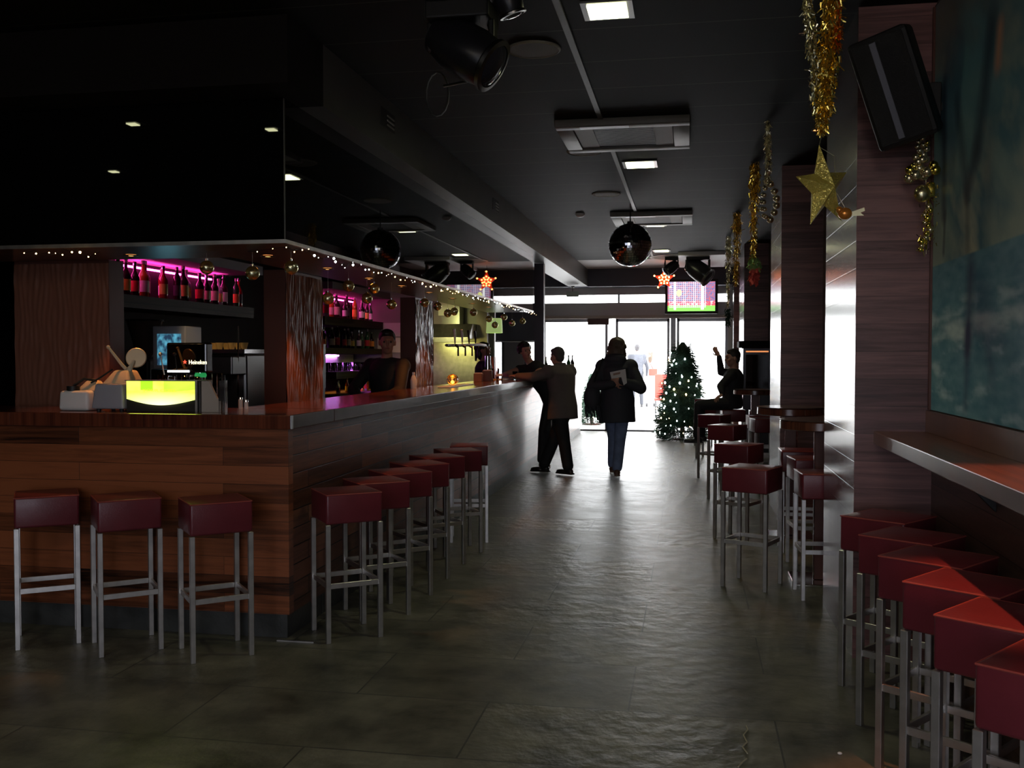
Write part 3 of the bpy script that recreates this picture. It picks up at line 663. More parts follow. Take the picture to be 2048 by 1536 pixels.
MB().box(-5.64, -4.95, 13.2, 15.9, 1.17, 1.27).box(-5.64, -4.9, 13.2, 15.9, .86, .95).box(-5.64, -4.95, 13.2, 15.9, 0, .1).build('counter_board', W_sh, bbk)
MB().box(-5.64, -4.9, 8.0, 10.9, .86, .95).box(-5.64, -4.95, 8.0, 10.9, 0, .859).build('counter_board', W_sh, bbk)
M_pinkled = mat('pink_led', (1, .2, .6), .4, emit=(1, .05, .38), es=16)
M_purpled = mat('purple_led', (.8, .3, 1), .4, emit=(.75, .28, 1), es=14)
MB().box(-5.62, -5.60, 8.1, 10.8, 2.40, 2.42).box(-5.62, -5.60, 13.3, 15.8, 2.40, 2.42).build('led_strip', M_pinkled, bbk)
MB().box(-5.60, -5.58, 13.5, 15.0, 1.495, 1.515).build('led_strip', M_purpled, bbk)
area((-5.45, 9.5, 2.38), (-5.45, 9.5, 3), .15, 2.4, 9, (1, .05, .42))
area((-5.3, 9.5, 2.44), (-5.3, 9.5, 0), .2, 2.4, 3, (1, .12, .45))
area((-5.3, 14.5, 2.44), (-5.3, 14.5, 0), .2, 2.2, 5, (1, .15, .5))
MB().box(-5.645, -5.62, 13.25, 15.8, 1.275, 1.525).build('rack_back', M_paper, bbk)
area((-5.2, 14.5, 1.52), (-5.55, 14.5, 1.1), .2, 2.0, 12, (.62, .14, 1))
area((-5.3, 14.5, 1.165), (-5.3, 14.5, 0), .3, 2.0, 6, (1, .45, .08))

BK = [('dark', (.02, .012, .01)), ('amber', (.35, .10, .015)), ('green', (.02, .10, .03)), ('clear', (.30, .30, .32)), ('red', (.35, .02, .02)), ('blue', (.05, .12, .35))]
LK = [('cream', (.55, .48, .33)), ('white', (.7, .68, .65)), ('orange', (.75, .25, .04)), ('red', (.6, .05, .05)), ('yellow', (.7, .55, .1)), ('black', (.03, .03, .03))]
bm_m = {k: mat('bottle_'+k, c, .06, coat=.5) for k, c in BK}; lm_m = {k: mat('label_'+k, c, .6) for k, c in LK}; M_cap = mat('bottle_cap', (.3, .28, .25), .3, .6)
def bottle(x, y, z, bk, lk, shape, h, label, group, parts=True):
    t = thing('liquor_bottle', label, 'bottle', (x, y, z), random.uniform(0, 6), group)
    r = h*.125*(1.15 if shape == 'wide' else .85 if shape == 'slim' else 1)
    sh = .60 if shape != 'slim' else .70
    MB().lathe([(r*.9, 0), (r, h*.02), (r, h*sh*.9), (r*.85, h*sh), (r*.36, h*(sh+.14)), (r*.32, h*.92)], (x, y, z), 18).build('glass_body', bm_m[bk], t, True)
    MB().lathe([(r*.40, h*.90), (r*.40, h*.995), (r*.3, h)], (x, y, z), 12).build('cap', M_cap if shape != 'pourer' else M_chrome, t, True)
    MB().lathe([(r*1.03, h*.14), (r*1.03, h*.45)], (x, y, z), 18, None, False).build('label', lm_m[lk], t, True)
    return t
shp = ['round', 'wide', 'slim', 'pourer']; used_l = set()
ordn = ['leftmost', 'second from the left', 'third from the left', 'fourth from the left', 'fifth from the left', 'sixth from the left', 'seventh from the left', 'eighth from the left', 'ninth from the left', 'tenth from the left', 'eleventh from the left', 'twelfth from the left', 'thirteenth from the left', 'fourteenth from the left', 'fifteenth from the left', 'sixteenth from the left', 'seventeenth from the left', 'eighteenth from the left']
def row(n, xa, y0, y1, z, where, gname, h0=.29, h1=.36, seedk=1, warm=0):
    rr = random.Random(seedk)
    for k in range(n):
        bk = rr.choice(['dark', 'dark', 'amber', 'dark', 'clear', 'green', 'dark', 'red'] if not warm else ['amber', 'amber', 'red', 'clear']); lk = rr.choice(['cream', 'white', 'orange', 'cream', 'yellow', 'red', 'black']); s = rr.choice(shp)
        y = y0+(y1-y0)*(k+.5)/n+rr.uniform(-.012, .012)
        bottle(xa+rr.uniform(-.05, .07), y, z, bk, lk, s, rr.uniform(h0, h1), '%s bottle with %s label, %s %s' % (bk, lk, ordn[k] if k < len(ordn)-0 else 'last', where), gname)
row(18, -5.25, 8.2, 10.8, 2.07, 'on the pink-lit shelf', 'bottles on the left pink shelf', .30, .38, 3)
row(11, -5.25, 13.3, 15.8, 2.07, 'on the shelf behind hanging balls', 'bottles on the right top shelf', .28, .40, 5)
row(12, -5.25, 13.3, 15.8, 1.62, 'on the shelf beside the barman', 'bottles on the right middle shelf', .26, .36, 8)
row(9, -5.1, 13.4, 15.4, .95, 'under the purple rack', 'bottles on the back counter', .18, .24, 11, 1)

def glass_mesh(r, h, stem=False):
    m = MB()
    if stem: m.lathe([(r*.8, 0), (r*.75, .004), (.006, .01), (.006, h*.45), (r*.8, h*.58), (r, h*.8), (r*.85, h), (r*.8, h), (r*.94, h*.8), (r*.7, h*.6), (.003, h*.5)], n=18)
    else: m.lathe([(r*.85, 0), (r, h), (r*.94, h), (r*.8, .012), (.003, .012)], n=18)
    return m
gsrc = {}
def tumbler(x, y, z, r, h, label, group, stem=False, m=None, nm='drinking_glass'):
    key = (r, h, stem, m)
    if key not in gsrc: gsrc[key] = glass_mesh(r, h, stem).mesh('drinking_glass'); gsrc[key].materials.append(m or M_glass); [setattr(p, 'use_smooth', True) for p in gsrc[key].polygons]
    o = bpy.data.objects.new(nm, gsrc[key]); C.objects.link(o); o.location = (x, y, z); tag(o, label, 'glass', group); return o
rr = random.Random(4)
for k in range(14): tumbler(-5.2-.12*(k % 2), 13.45+.135*k, 1.27, .035, .13, 'small glass in the purple-lit rack, %s' % ordn[k], 'glasses in the purple-lit rack')
# items on the near bar top -------------------------------------------------
ZB = 1.19
t = thing('lit_menu_display', 'glowing yellow-green curved display box standing on the bar top', 'display', (-2.87, 5.02, ZB))
arc = [(-3.078+.42*k/24, 1.262-.033*math.sin(math.pi*k/24)) for k in range(25)]
poly = arc+[(-2.658, 1.362), (-3.078, 1.362)]
def green(u, v):
    c = mix((.55, .95, .03), (1, 1, .12), .35+.9*abs(v-.25)+fbm(u*3, v*2, 5)*.8)
    if v > .55 and u > .55: c = mix(c, (.35, .62, .03), .7)
    if .22 < u < .4 and v > .6: c = (.35, 1, .02)
    return mix(c, (1, 1, .65), max(0, 1-math.hypot((u-.5)*1.6, v*1.8)))
def gpt(u, v):
    x = -3.078+.42*u; zb = 1.262-.033*math.sin(math.pi*u); return (x, 4.939-.012*math.sin(math.pi*u), zb+(1.362-zb)*v)
grid_colored('glowing_panel', gpt, 60, 24, green, attr_mat('lit_green_panel', 1.25, .3), t)
MB().box(-3.08, -2.656, 4.941, 5.12, 1.191, 1.365, .003).build('housing', mat('box_dark', (.03, .028, .025), .35), t)
MB().box(-3.08, -2.654, 4.926, 4.94, 1.362, 1.368).box(-2.660, -2.654, 4.926, 4.94, 1.191, 1.362).build('trim', M_steel, t)
text_obj('lettering', 'YOUR CORK', .022, mat('faint_letter', (.3, .35, .02), .5, emit=(.72, .8, .04), es=1.), Matrix.Translation((-2.87, 4.9235, 1.31)) @ Matrix.Rotation(math.pi/2, 4, 'X'), t, .0006, 1.6)
area((-2.87, 4.9, 1.30), (-2.87, 4.0, 1.25), .4, .08, .35, (.85, 1, .1))
t = thing('acrylic_holder', 'clear brownish menu holder with stepped side, right of the glowing display', 'holder', (-2.59, 4.98, ZB))
MB().prism([(-2.645, 1.191), (-2.53, 1.191), (-2.53, 1.25), (-2.555, 1.27), (-2.575, 1.31), (-2.60, 1.362), (-2.645, 1.362)], lambda u, v, w: (u, w, v), 4.97, 4.985).build('card', M_card, t)
MB().box(-2.65, -2.646, 4.95, 5.05, 1.191, 1.365).build('acrylic_side', M_glass, t); MB().box(-2.534, -2.530, 4.95, 5.05, 1.191, 1.365).build('acrylic_side', M_glass, t)
# juicer
t = thing('citrus_juicer', 'cream and grey juicer with raised lever and round disc on the bar', 'juicer', (-3.19, 5.0, ZB))
MB().loft([(Vector((-3.185, 5.03, 1.20)), Vector((1, 0, 0)), Vector((0, 1, 0)), .10, .10)], 4) if False else None
b = MB()
def frus(m, c, z0, z1, a0, b0, a1, b1, bev=.012, sh=0):
    t_ = bmesh.new(); vs = []
    for z, a, b_, s in ((z0, a0, b0, 0), (z1, a1, b1, sh)):
        for sx, sy in ((-1, -1), (1, -1), (1, 1), (-1, 1)): vs.append(t_.verts.new((c[0]+sx*a, c[1]+sy*b_+s, z)))
    for f in ((3, 2, 1, 0), (4, 5, 6, 7), (0, 1, 5, 4), (1, 2, 6, 5), (2, 3, 7, 6), (3, 0, 4, 7)): t_.faces.new([vs[i] for i in f])
    bmesh.ops.bevel(t_, geom=t_.edges[:], offset=bev, segments=3, profile=.5, affect='EDGES'); m.merge(t_); return m
frus(MB(), (-3.185, 5.02), 1.205, 1.345, .10, .10, .085, .085).build('body', M_greym, t, True)
frus(MB(), (-3.175, 5.06), 1.335, 1.42, .088, .09, .045, .05, .015, .03).build('hood', M_cream, t, True)
for sx in (-.07, .07):
    for sy in (-.07, .07): MB().cyl((-3.185+sx, 5.02+sy, 1.191), (-3.185+sx, 5.02+sy, 1.21), .012).build('foot', M_black, t)
MB().tube([(-3.15, 5.08, 1.41), (-3.18, 5.06, 1.45), (-3.235, 5.02, 1.545)], [.011, .009, .007]).ball((-3.238, 5.018, 1.55), .011, 12, 8).build('lever', M_cream, t, True)
MB().lathe([(.054, -.005), (.058, 0), (.054, .005)], (-3.115, 5.10, 1.49), 32, Vector((.35, -1, .2)).to_track_quat('Z', 'Y').to_matrix()).build('disc', mat('disc_metal', (.55, .42, .28), .35, .4), t, True)
MB().tube([(-3.15, 5.07, 1.41), (-3.125, 5.065, 1.44), (-3.118, 5.08, 1.475)], [.02, .013, .008]).build('disc_arm', M_cream, t, True)
MB().tube([(-3.29, 4.93, 1.35), (-3.25, 4.96, 1.38), (-3.20, 5.0, 1.425)], .005).build('cable', M_black, t, True)
spot((-3.2, 5.3, 2.07), 3, (1, .62, .25), R(60), .6, (-3.17, 5.03, 1.35), .03)
t = thing('white_appliance', 'low ribbed white appliance with black cap left of the juicer', 'appliance', (-3.42, 5.02, ZB))
frus(MB(), (-3.41, 5.03), 1.192, 1.305, .095, .09, .09, .085, .02).build('body', M_white, t, True)
frus(MB(), (-3.37, 5.06), 1.30, 1.36, .07, .06, .03, .03, .012, .02).build('hood', M_cream, t, True)
MB().cyl((-3.44, 4.99, 1.302), (-3.44, 4.99, 1.33), .035).tube([(-3.44, 4.99, 1.33), (-3.39, 5.02, 1.37), (-3.33, 5.05, 1.36)], .008).build('cap', M_black, t, True)
for k, (x, h) in enumerate(((-3.02, .20), (-2.955, .17), (-2.90, .205), (-2.83, .19), (-2.76, .17), (-2.69, .21))):
    tumbler(x, 5.22+.02*(k % 2), ZB, .030, h, 'tall glass behind the glowing display, %s' % ordn[k], 'glasses behind the glowing display', m=M_glass)
t = thing('cocktail_shaker', 'steel shaker with spoon standing behind the glowing display', 'shaker', (-3.05, 5.33, ZB))
MB().lathe([(.032, 0), (.042, .19), (.040, .19), (.03, .01)], (-3.05, 5.33, ZB), 20).build('cup', M_chrome, t, True)
MB().tube([(-3.05, 5.33, 1.25), (-3.09, 5.32, 1.50)], .004).ball((-3.092, 5.32, 1.51), .012, 10, 8).build('spoon', M_steel, t, True)
# beer font with the brand lettering
t = thing('beer_tap_tower', 'black beer tap box with small red star and Heineken lettering', 'beer tap', (-2.97, 5.42, ZB))
t['label'] = 'black beer tap box with small red star and white lettering above the glowing display'
MB().box(-3.10, -2.84, 5.40, 5.48, 1.40, 1.58, .01).build('tap_head', M_blackg, t)
MB().cyl((-2.90, 5.44, ZB), (-2.90, 5.44, 1.40), .028).build('column', M_chrome, t, True)
MB().lathe([(.032, 1.372), (.036, 1.385), (.030, 1.398)], (-2.90, 5.44, 0), 20).build('green_band', mat('beer_green', (.01, .16, .04), .3, emit=(.02, .3, .08), es=.6), t, True)
text_obj('lettering', 'Heineken', .036, mat('lit_letters', (1, .95, .7), .4, emit=(1, .93, .6), es=1.6), Matrix.Translation((-2.895, 5.398, 1.462)) @ Matrix.Rotation(math.pi/2, 4, 'X'), t, .001, .85)
MB().prism(star_poly((-2.978, 1.464), .013, .0055), lambda u, v, w: (u, w, v), 5.395, 5.3985).build('red_star', mat('red_star', (.8, .03, .02), .4, emit=(1, .1, .05), es=1.2), t)
MB().box(-3.09, -2.95, 5.392, 5.3995, 1.402, 1.415).build('lit_strip', mat('strip_white', (1, 1, 1), .4, emit=(.9, .97, 1), es=1.6), t)
# coffee corner: counter, grinder, dispenser, espresso machine
t = thing('service_counter', 'dark low counter carrying the coffee machine inside the bar', 'counter', (-3.9, 7.05, 0))
MB().box(-4.6, -3.2, 6.62, 7.5, 0, 1.02).build('cabinet', M_dark, t); MB().box(-4.62, -3.18, 6.6, 7.52, 1.021, 1.05, .004).build('worktop', M_steeld, t)
t = thing('coffee_grinder', 'dark grinder with a wide conical hopper left of the blue-lit dispenser', 'grinder', (-4.2, 7.0, 1.05))
MB().box(-4.29, -4.11, 6.9, 7.1, 1.051, 1.48, .02).build('body', M_black, t)
MB().lathe([(.05, 1.481), (.07, 1.53), (.135, 1.76), (.14, 1.77)], (-4.2, 7.0, 0), 28).build('hopper', mat('smoked_plastic', (.07, .06, .055), .12, coat=.5), t, True)
MB().lathe([(.145, 1.771), (.14, 1.785), (.02, 1.79)], (-4.2, 7.0, 0), 28).build('lid', M_black, t, True)
t = thing('drink_dispenser', 'white-framed cube dispenser with a blue-lit front between hopper and espresso machine', 'dispenser', (-3.98, 6.98, 1.05))
MB().box(-4.07, -3.80, 6.86, 7.12, 1.051, 1.40, .01).build('base', M_black, t)
f = MB().box(-4.075, -3.80, 6.90, 7.15, 1.40, 1.73, .008); f.build('housing', mat('housing_grey', (.42, .43, .48), .4), t)
def blue(u, v): return mix((.02, .05, .10), (.12, .45, .62), v*.2+.25+fbm(u*6, v*5, 2)) if not (.55 < u < .85 and .05 < v < .55) else (.55, 1, 1)
grid_colored('lit_window', lambda u, v: (-4.035+.20*u, 6.897, 1.43+.24*v), 40, 40, blue, attr_mat('blue_lit', .7, .15), t)
area((-3.93, 6.88, 1.5), (-3.93, 5, 1.4), .15, .15, .25, (.3, .8, 1))
t = thing('espresso_machine', 'dark espresso machine with gold-lit cups on top behind the bar', 'coffee machine', (-3.55, 7.0, 1.05))
MB().box(-3.76, -3.28, 6.85, 7.2, 1.10, 1.52, .02).build('body', M_steeld, t)
MB().box(-3.76, -3.28, 6.62, 6.85, 1.36, 1.50, .01).build('group_head', M_steeld, t)
MB().box(-3.76, -3.28, 6.64, 6.85, 1.08, 1.12).build('drip_tray', M_chrome, t)
MB().box(-3.77, -3.27, 6.8, 7.2, 1.52, 1.55).build('cup_rail', M_chrome, t)
for x in (-3.66, -3.42):
    h = MB().cyl((x, 6.72, 1.30), (x, 6.72, 1.36), .035).cyl((x, 6.70, 1.31), (x+.02, 6.56, 1.29), .012).build('portafilter', M_chrome, t, True)
MB().cyl((-3.30, 6.75, 1.2), (-3.27, 6.70, 1.72), .006).build('steam_wand', M_chrome, t)
rr = random.Random(2)
M_cup = mat('gold_lit_cup', (.75, .48, .16), .2, .3)  # gold light falling on the cups is put into their colour
cupm = MB().lathe([(.018, 0), (.032, .05), (.03, .05), (.016, .006)], n=14).mesh('coffee_cup'); cupm.materials.append(M_cup)
for k in range(9):
    o = bpy.data.objects.new('coffee_cup', cupm); C.objects.link(o); o.location = (-3.72+.10*(k % 5), 6.90+.11*(k//5), 1.551+.0)
    tag(o, 'gold-lit coffee cup on the espresso machine, %s of the %s row' % (ordn[k % 5], 'front' if k < 5 else 'back'), 'cup', 'cups on the espresso machine')
spot((-3.6, 6.6, 2.3), 6, (1, .66, .28), R(45), .5, (-3.6, 6.95, 1.5), .03)
for x, y in ((-2.86, 6.0), (-2.80, 6.05)): pass
for k, (x, lb) in enumerate(((-2.60, 'tall'), (-2.565, 'short'))):
    t = thing('salt_shaker', '%s shaker standing on the bar top before the orange column' % lb, 'shaker', (x, 5.35, ZB), 0, 'shakers on the bar')
    h = .055 if k == 0 else .04
    MB().lathe([(.012, 0), (.012, h)], (x, 5.35, ZB), 14).build('body', M_paper, t, True); MB().lathe([(.013, h+.0005), (.011, h+.012)], (x, 5.35, ZB), 14).build('cap', M_chrome, t, True)
t = thing('saucer', 'small pale wooden bowl beside the espresso machine', 'bowl', (-3.15, 6.75, 1.05))
MB().lathe([(.03, 0), (.045, .05), (.04, .05), (.028, .008)], (-3.15, 6.75, 1.05), 16).build('bowl', mat('pale_wood', (.55, .33, .18), .5), t, True)
# cash register screen
t = thing('register_screen', 'black till screen seen edge-on right of the orange column', 'till', (-3.45, 9.0, 1.05))
MB().box(-3.58, -3.54, 8.8, 9.15, 1.18, 1.62, .005).box(-3.56, -3.50, 8.95, 9.02, 1.02, 1.2).box(-3.7, -3.4, 8.85, 9.15, .98, 1.02).build('monitor', M_black, t)
t = thing('inner_counter', 'low dark counter under the till inside the bar', 'counter', (-3.6, 9.0, 0))
MB().box(-3.9, -3.35, 8.2, 9.3, 0, .98).build('cabinet', M_dark, t)

# along the side bar --------------------------------------------------------
t = thing('glass_lantern', 'round amber glass lantern glowing on the bar beside the white mat', 'lantern', (-2.5, 10.15, ZB))
MB().ball((-2.5, 10.15, ZB+.058), .062, 20, 14, (1, 1, .9)).build('globe', glassy('amber_glass', (1, .75, .42), .25, .05, (1, .8, .5)), t, True)
rb = MB()
for k in range(8):
    a = math.pi*k/8; rb.tube([(-2.5+.064*math.cos(a)*math.sin(s), 10.15+.064*math.sin(a)*math.sin(s), ZB+.058+.058*math.cos(s)) for s in [2*math.pi*j/20 for j in range(21)]], .0025, 5)
rb.build('ribs', M_chrome, t); MB().ball((-2.5, 10.15, ZB+.03), .02, 10, 8).build('flame', mat('flame', (1, .5, .1), .5, emit=(1, .45, .08), es=9), t, True)
tag(MB().box(-2.42, -2.30, 9.2, 10.3, ZB+.001, ZB+.012, .004).build('bar_mat', M_white), 'flat white mat lying on the bar near the amber lantern', 'mat')
t = thing('beer_tap_rail', 'curved pipe with row of beer taps and dark handles standing on the bar', 'beer tap', (-2.5, 12.0, ZB))
MB().cyl((-2.5, 12.0, ZB+.001), (-2.5, 12.0, ZB+.03), .07).cyl((-2.5, 12.0, ZB+.03), (-2.5, 12.0, 1.5), .035).build('column', M_chrome, t, True)
MB().tube([(-2.5, 12.0, 1.48), (-2.5, 11.96, 1.58), (-2.5, 11.85, 1.63), (-2.52, 11.6, 1.64), (-2.54, 11.2, 1.63), (-2.56, 10.7, 1.62), (-2.58, 10.2, 1.615)], .018).build('rail', M_steeld, t, True)
for k, y in enumerate((11.5, 11.15, 10.8, 10.45)):
    MB().cyl((-2.545, y, 1.62), (-2.51, y, 1.60), .014).cyl((-2.51, y, 1.61), (-2.51, y, 1.50), .010).build('spout', M_black, t, True)
    MB().tube([(-2.545, y, 1.63), (-2.545, y-.01, 1.70), (-2.55, y-.03, 1.80)], [.007, .012, .016]).build('tap_handle', M_black if k < 2 else M_steel, t, True)
t = thing('straw_holder', 'clear jar of red and orange straws on the bar before the bar woman', 'straw holder', (-2.47, 12.35, ZB))
MB().lathe([(.045, 0), (.05, .15), (.046, .15), (.04, .006)], (-2.47, 12.35, ZB), 20).build('jar', M_glass, t, True)
for k in range(12):
    a = k*2.4; MB().cyl((-2.47+.02*math.cos(a), 12.35+.02*math.sin(a), ZB+.01), (-2.47+.055*math.cos(a), 12.35+.055*math.sin(a), ZB+.30), .004, n=6).build('straw', mat('straw_red', (.85, .14, .06), .5) if k % 2 else mat('straw_orange', (.9, .3, .1), .5), t)
for k, (x, y, w, h, lb) in enumerate(((-2.50, 11.45, .10, .10, 'squat brown box on the bar left of the straws'), (-2.45, 11.75, .11, .13, 'taller brown box on the bar beside the straws'))):
    t = thing('napkin_box', lb, 'box', (x, y, ZB), 0, 'boxes on the bar')
    MB().box(x-w/2, x+w/2, y-w/2, y+w/2, ZB+.001, ZB+h, .004).build('case', mat('brown_box', (.24, .13, .09), .4), t); MB().box(x-w*.4, x+w*.4, y-w*.4, y+w*.4, ZB+h-.001, ZB+h+.01).build('napkins', M_paper, t)
t = thing('sugar_jar', 'white-lidded jar on the bar right of the straws', 'jar', (-2.35, 12.0, ZB))
MB().lathe([(.035, 0), (.038, .05), (.035, .055)], (-2.35, 12.0, ZB), 18).build('jar', M_glass, t, True); MB().lathe([(.042, .056), (.042, .08), (.03, .088)], (-2.35, 12.0, ZB), 18).build('lid', M_white, t, True)
tumbler(-2.25, 12.54, ZB, .034, .11, 'water glass on the bar between the woman and the man', 'glasses held at the bar')
t = thing('snack_tray', 'flat yellow tray on the bar before the leaning woman', 'tray', (-2.42, 12.5, ZB))
MB().box(-2.55, -2.36, 12.25, 12.75, ZB+.001, ZB+.014, .004).build('tray', mat('yellow_tray', (.75, .42, .06), .5), t)
for k, (x, y, bk, lk, h) in enumerate(((-2.35, 13.9, 'clear', 'white', .30), (-2.30, 14.1, 'dark', 'cream', .32), (-2.40, 14.6, 'clear', 'cream', .34), (-2.3, 15.2, 'green', 'white', .3), (-2.35, 16.0, 'dark', 'white', .3), (-2.3, 17.4, 'green', 'cream', .32), (-2.28, 18.5, 'green', 'white', .33), (-2.25, 18.85, 'dark', 'cream', .33))):
    bottle(x, y, ZB, bk, lk, 'pourer' if k < 4 else 'round', h, '%s bottle with %s label on the far bar top, %s the support post' % (bk, lk, ['just before', 'touching distance before', 'first past', 'second past', 'third past', 'fourth past', 'fifth past', 'last past'][k]), 'bottles on the far end of the bar')
tag(MB().box(-2.35, -2.15, 17.75, 17.95, ZB+.001, ZB+.1, .006).build('napkin_box', M_paper), 'small white box on the far end of the bar', 'box')

# kitchen corner ------------------------------------------------------------
struct(MB().box(-5.75, -3.2, 15.9, 16.0, 0, 2.85).build('wall_kitchen', mat('kitchen_wall', (.30, .28, .27), .5)))
t = thing('kitchen_splashback', 'tall dull steel panel lit yellow-green behind the beer taps', 'panel', (-3.85, 15.85, 1.0))
MB().box(-4.3, -3.48, 15.86, 15.895, .9, 1.72).build('panel', M_steel, t)
t = thing('extractor_hood', 'stainless hood glowing yellow-green in the kitchen corner', 'hood', (-3.85, 15.5, 1.72))
MB().prism([(15.2, 1.78), (15.89, 1.78), (15.89, 2.02), (15.45, 2.02)], lambda u, v, w: (w, u, v), -4.25, -3.47).build('canopy', M_steel, t)
MB().box(-4.25, -3.47, 15.18, 15.2, 1.72, 1.80).build('front_lip', M_steel, t)
MB().box(-4.0, -3.7, 15.5, 15.89, 2.021, 2.84).build('duct', M_steeld, t)
area((-3.85, 15.35, 1.76), (-3.85, 15.75, 1.2), .5, .2, 5, (.95, .92, .22))
spot((-3.85, 14.3, 2.1), 22, (.9, .9, .30), R(55), .6, (-3.85, 15.9, 1.75), .1)
tag(MB().box(-3.46, -3.28, 15.7, 15.88, 0, 2.85).build('kitchen_post', M_taupe), 'grey post at the right edge of the kitchen corner', 'post')
for x0, x1, z0, z1, lb in ((-4.05, -3.78, 2.16, 2.62, 'white poster above the kitchen hood'), (-5.15, -4.52, 1.83, 2.06, 'pale paper strip on the wall above the barman'), (-5.22, -5.02, 1.56, 1.80, 'pale sheet on the wall left of the barman head'), (-4.98, -4.60, 1.56, 1.81, 'pale sheet of cards on the wall right of the barman head')):
    yy = 15.19 if 'hood' in lb and False else 15.885
    if 'poster' in lb: yy = 15.48
    tag(MB().box(x0, x1, yy, yy+.008, z0, z1).build('wall_notice', M_paper), lb, 'notice', 'sheets on the kitchen wall')
spot((-4.6, 13.4, 2.6), 9, (1, .5, .55), R(50), .7, (-4.9, 15.9, 1.8), .1)
t = thing('hanging_lamp', 'pale green drum lampshade hanging above the bar woman', 'lamp', (-3.0, 15.0, 1.9))
MB().lathe([(.13, 1.86), (.12, 2.09), (.118, 2.09), (.128, 1.86)], (-3.02, 15.0, 0), 24).build('lamp_shade', mat('pale_green_shade', (.5, .6, .3), .6, emit=(.55, .75, .25), es=.35), t, True)
MB().cyl((-3.02, 15.0, 2.08), (-3.02, 15.0, CZ), .005).build('cord', M_black, t)
spot((-3.02, 15.0, 1.9), 7, (.9, .9, .3), R(120), .6, (-3.0, 15.0, 0), .05)
t = thing('wall_cabinet', 'dark cabinet above the low window at the far left of the front wall', 'cabinet', (-3.8, 19.2, 1.8))
MB().box(-4.9, -2.96, 19.15, 19.49, 1.8, 2.55).build('body', M_dark, t)
for x in (-4.9, -3.93): MB().box(x+.01, x+.95, 19.13, 19.149, 1.81, 2.54).build('door', M_darkb, t)

# hanging glass balls ---------------------------------------------------------
bs = None
names = ['smallest-looking clear ball over the pink shelf, left of the canopy corner', 'gold-tinted ball hanging lowest at the left, between pink shelf and canopy corner', 'gold-tinted ball hanging just right of the canopy corner, over the orange column',
         'hanging ball lowest in front of the left back shelf, right of the orange column', 'hanging ball high under the canopy over the pink strip', 'small hanging ball low between the two shelves', 'hanging ball high under the canopy right of the small low one',
         'hanging ball in the dark gap above the barman', 'hanging ball in front of the bright-ridged column', 'hanging ball just right of the bright-ridged column', 'hanging ball before the white poster, left one of a pair',
         'hanging ball high over the kitchen hood', 'hanging ball before the green lampshade', 'hanging ball low beside the green lampshade', 'hanging ball over the dark cabinet, left one', 'hanging ball over the dark cabinet, lower right one', 'hanging ball closest to the support post', 'hanging ball before the white poster, right one of a pair']
pos = [(-2.78, 5.3, 2.017), (-2.495, 5.3, 1.98), (-2.258, 5.3, 2.008), (-2.4, 6.25, 1.887), (-2.4, 6.65, 2.0), (-2.4, 7.055, 1.935), (-2.4, 7.222, 2.02), (-2.4, 7.67, 1.92), (-2.4, 8.676, 1.99), (-2.4, 9.144, 1.98), (-2.4, 9.55, 1.93),
       (-2.4, 10.73, 1.99), (-2.4, 11.6, 1.95), (-2.4, 11.96, 1.887), (-2.35, 12.3, 2.0), (-2.3, 12.6, 1.93), (-2.22, 12.95, 1.97), (-2.35, 9.62, 1.95)]
def ball_t(p, label):
    t = thing('hanging_glass_ball', label, 'bauble', p, 0, 'glass balls hanging from the canopy')
    MB().ball(p, .041, 24, 16).build('globe', M_globe, t, True)
    MB().ball((p[0], p[1], p[2]), .022, 12, 8).build('inner_ball', M_bead, t, True)
    MB().cyl((p[0], p[1], p[2]+.038), (p[0], p[1], p[2]+.052), .008).build('cap', M_chrome, t)
    MB().cyl((p[0], p[1], p[2]+.05), (p[0], p[1], SZ), .0014, n=6).build('cord', mat('cord', (.4, .38, .3), .4) if p == pos[0] else bpy.data.materials['cord'], t)
for p, l in zip(pos, names): ball_t(p, l)

# string lights along the canopy edge ------------------------------------------
def string_lights(nm_, pts, n, label, seed, mats_, zoff=0.):
    t = thing('string_lights', label, 'string lights', pts[0]); rr = random.Random(seed)
    segl = [(Vector(b)-Vector(a)).length for a, b in zip(pts, pts[1:])]; tot = sum(segl)
    def along(s):
        s *= tot
        for k, l in enumerate(segl):
            if s <= l or k == len(segl)-1: return Vector(pts[k]).lerp(Vector(pts[k+1]), min(1, s/l))
            s -= l
    wire = []; bp = []
    for k in range(n*2+1):
        p = along(k/(2*n)); p = p+Vector((rr.uniform(-.012, .012)+.02, rr.uniform(-.03, .03), .010*math.sin(k*.7)+rr.uniform(-.026, .006)))
        wire.append(p)
        if k % 2: bp.append(p)
    MB().tube(wire, .0016, 4).build('wire', M_black, t)
    src = {}
    for k, p in enumerate(bp):
        m = rr.choice(mats_) if (k//6) % 2 else mats_[(k//9) % len(mats_)]
        if m.name not in src:
            me = MB().ball((0, 0, 0), .0045, 8, 6).mesh('bulb'); me.materials.append(m); src[m.name] = me
        o = bpy.data.objects.new('bulb', src[m.name]); C.objects.link(o); o.parent = t; o.location = p-Vector(pts[0]); s = rr.choice((.5, .6, .8, 1., 1.5)); o.scale = (s, s, s)
string_lights('a', [(-2.33, 4.86, 2.07), (-2.10, 4.86, 2.075), (-2.10, 13.2, 2.085)], 98, 'string of tiny warm and white lights along the aisle edge of the canopy', 3, [M_fairyw, M_fairyc, M_fairyw, M_fairyc])
string_lights('b', [(-3.66, 4.86, 2.075), (-3.2, 4.86, 2.08)], 9, 'short run of tiny warm lights on the canopy front above the carved column', 4, [M_fairyw])

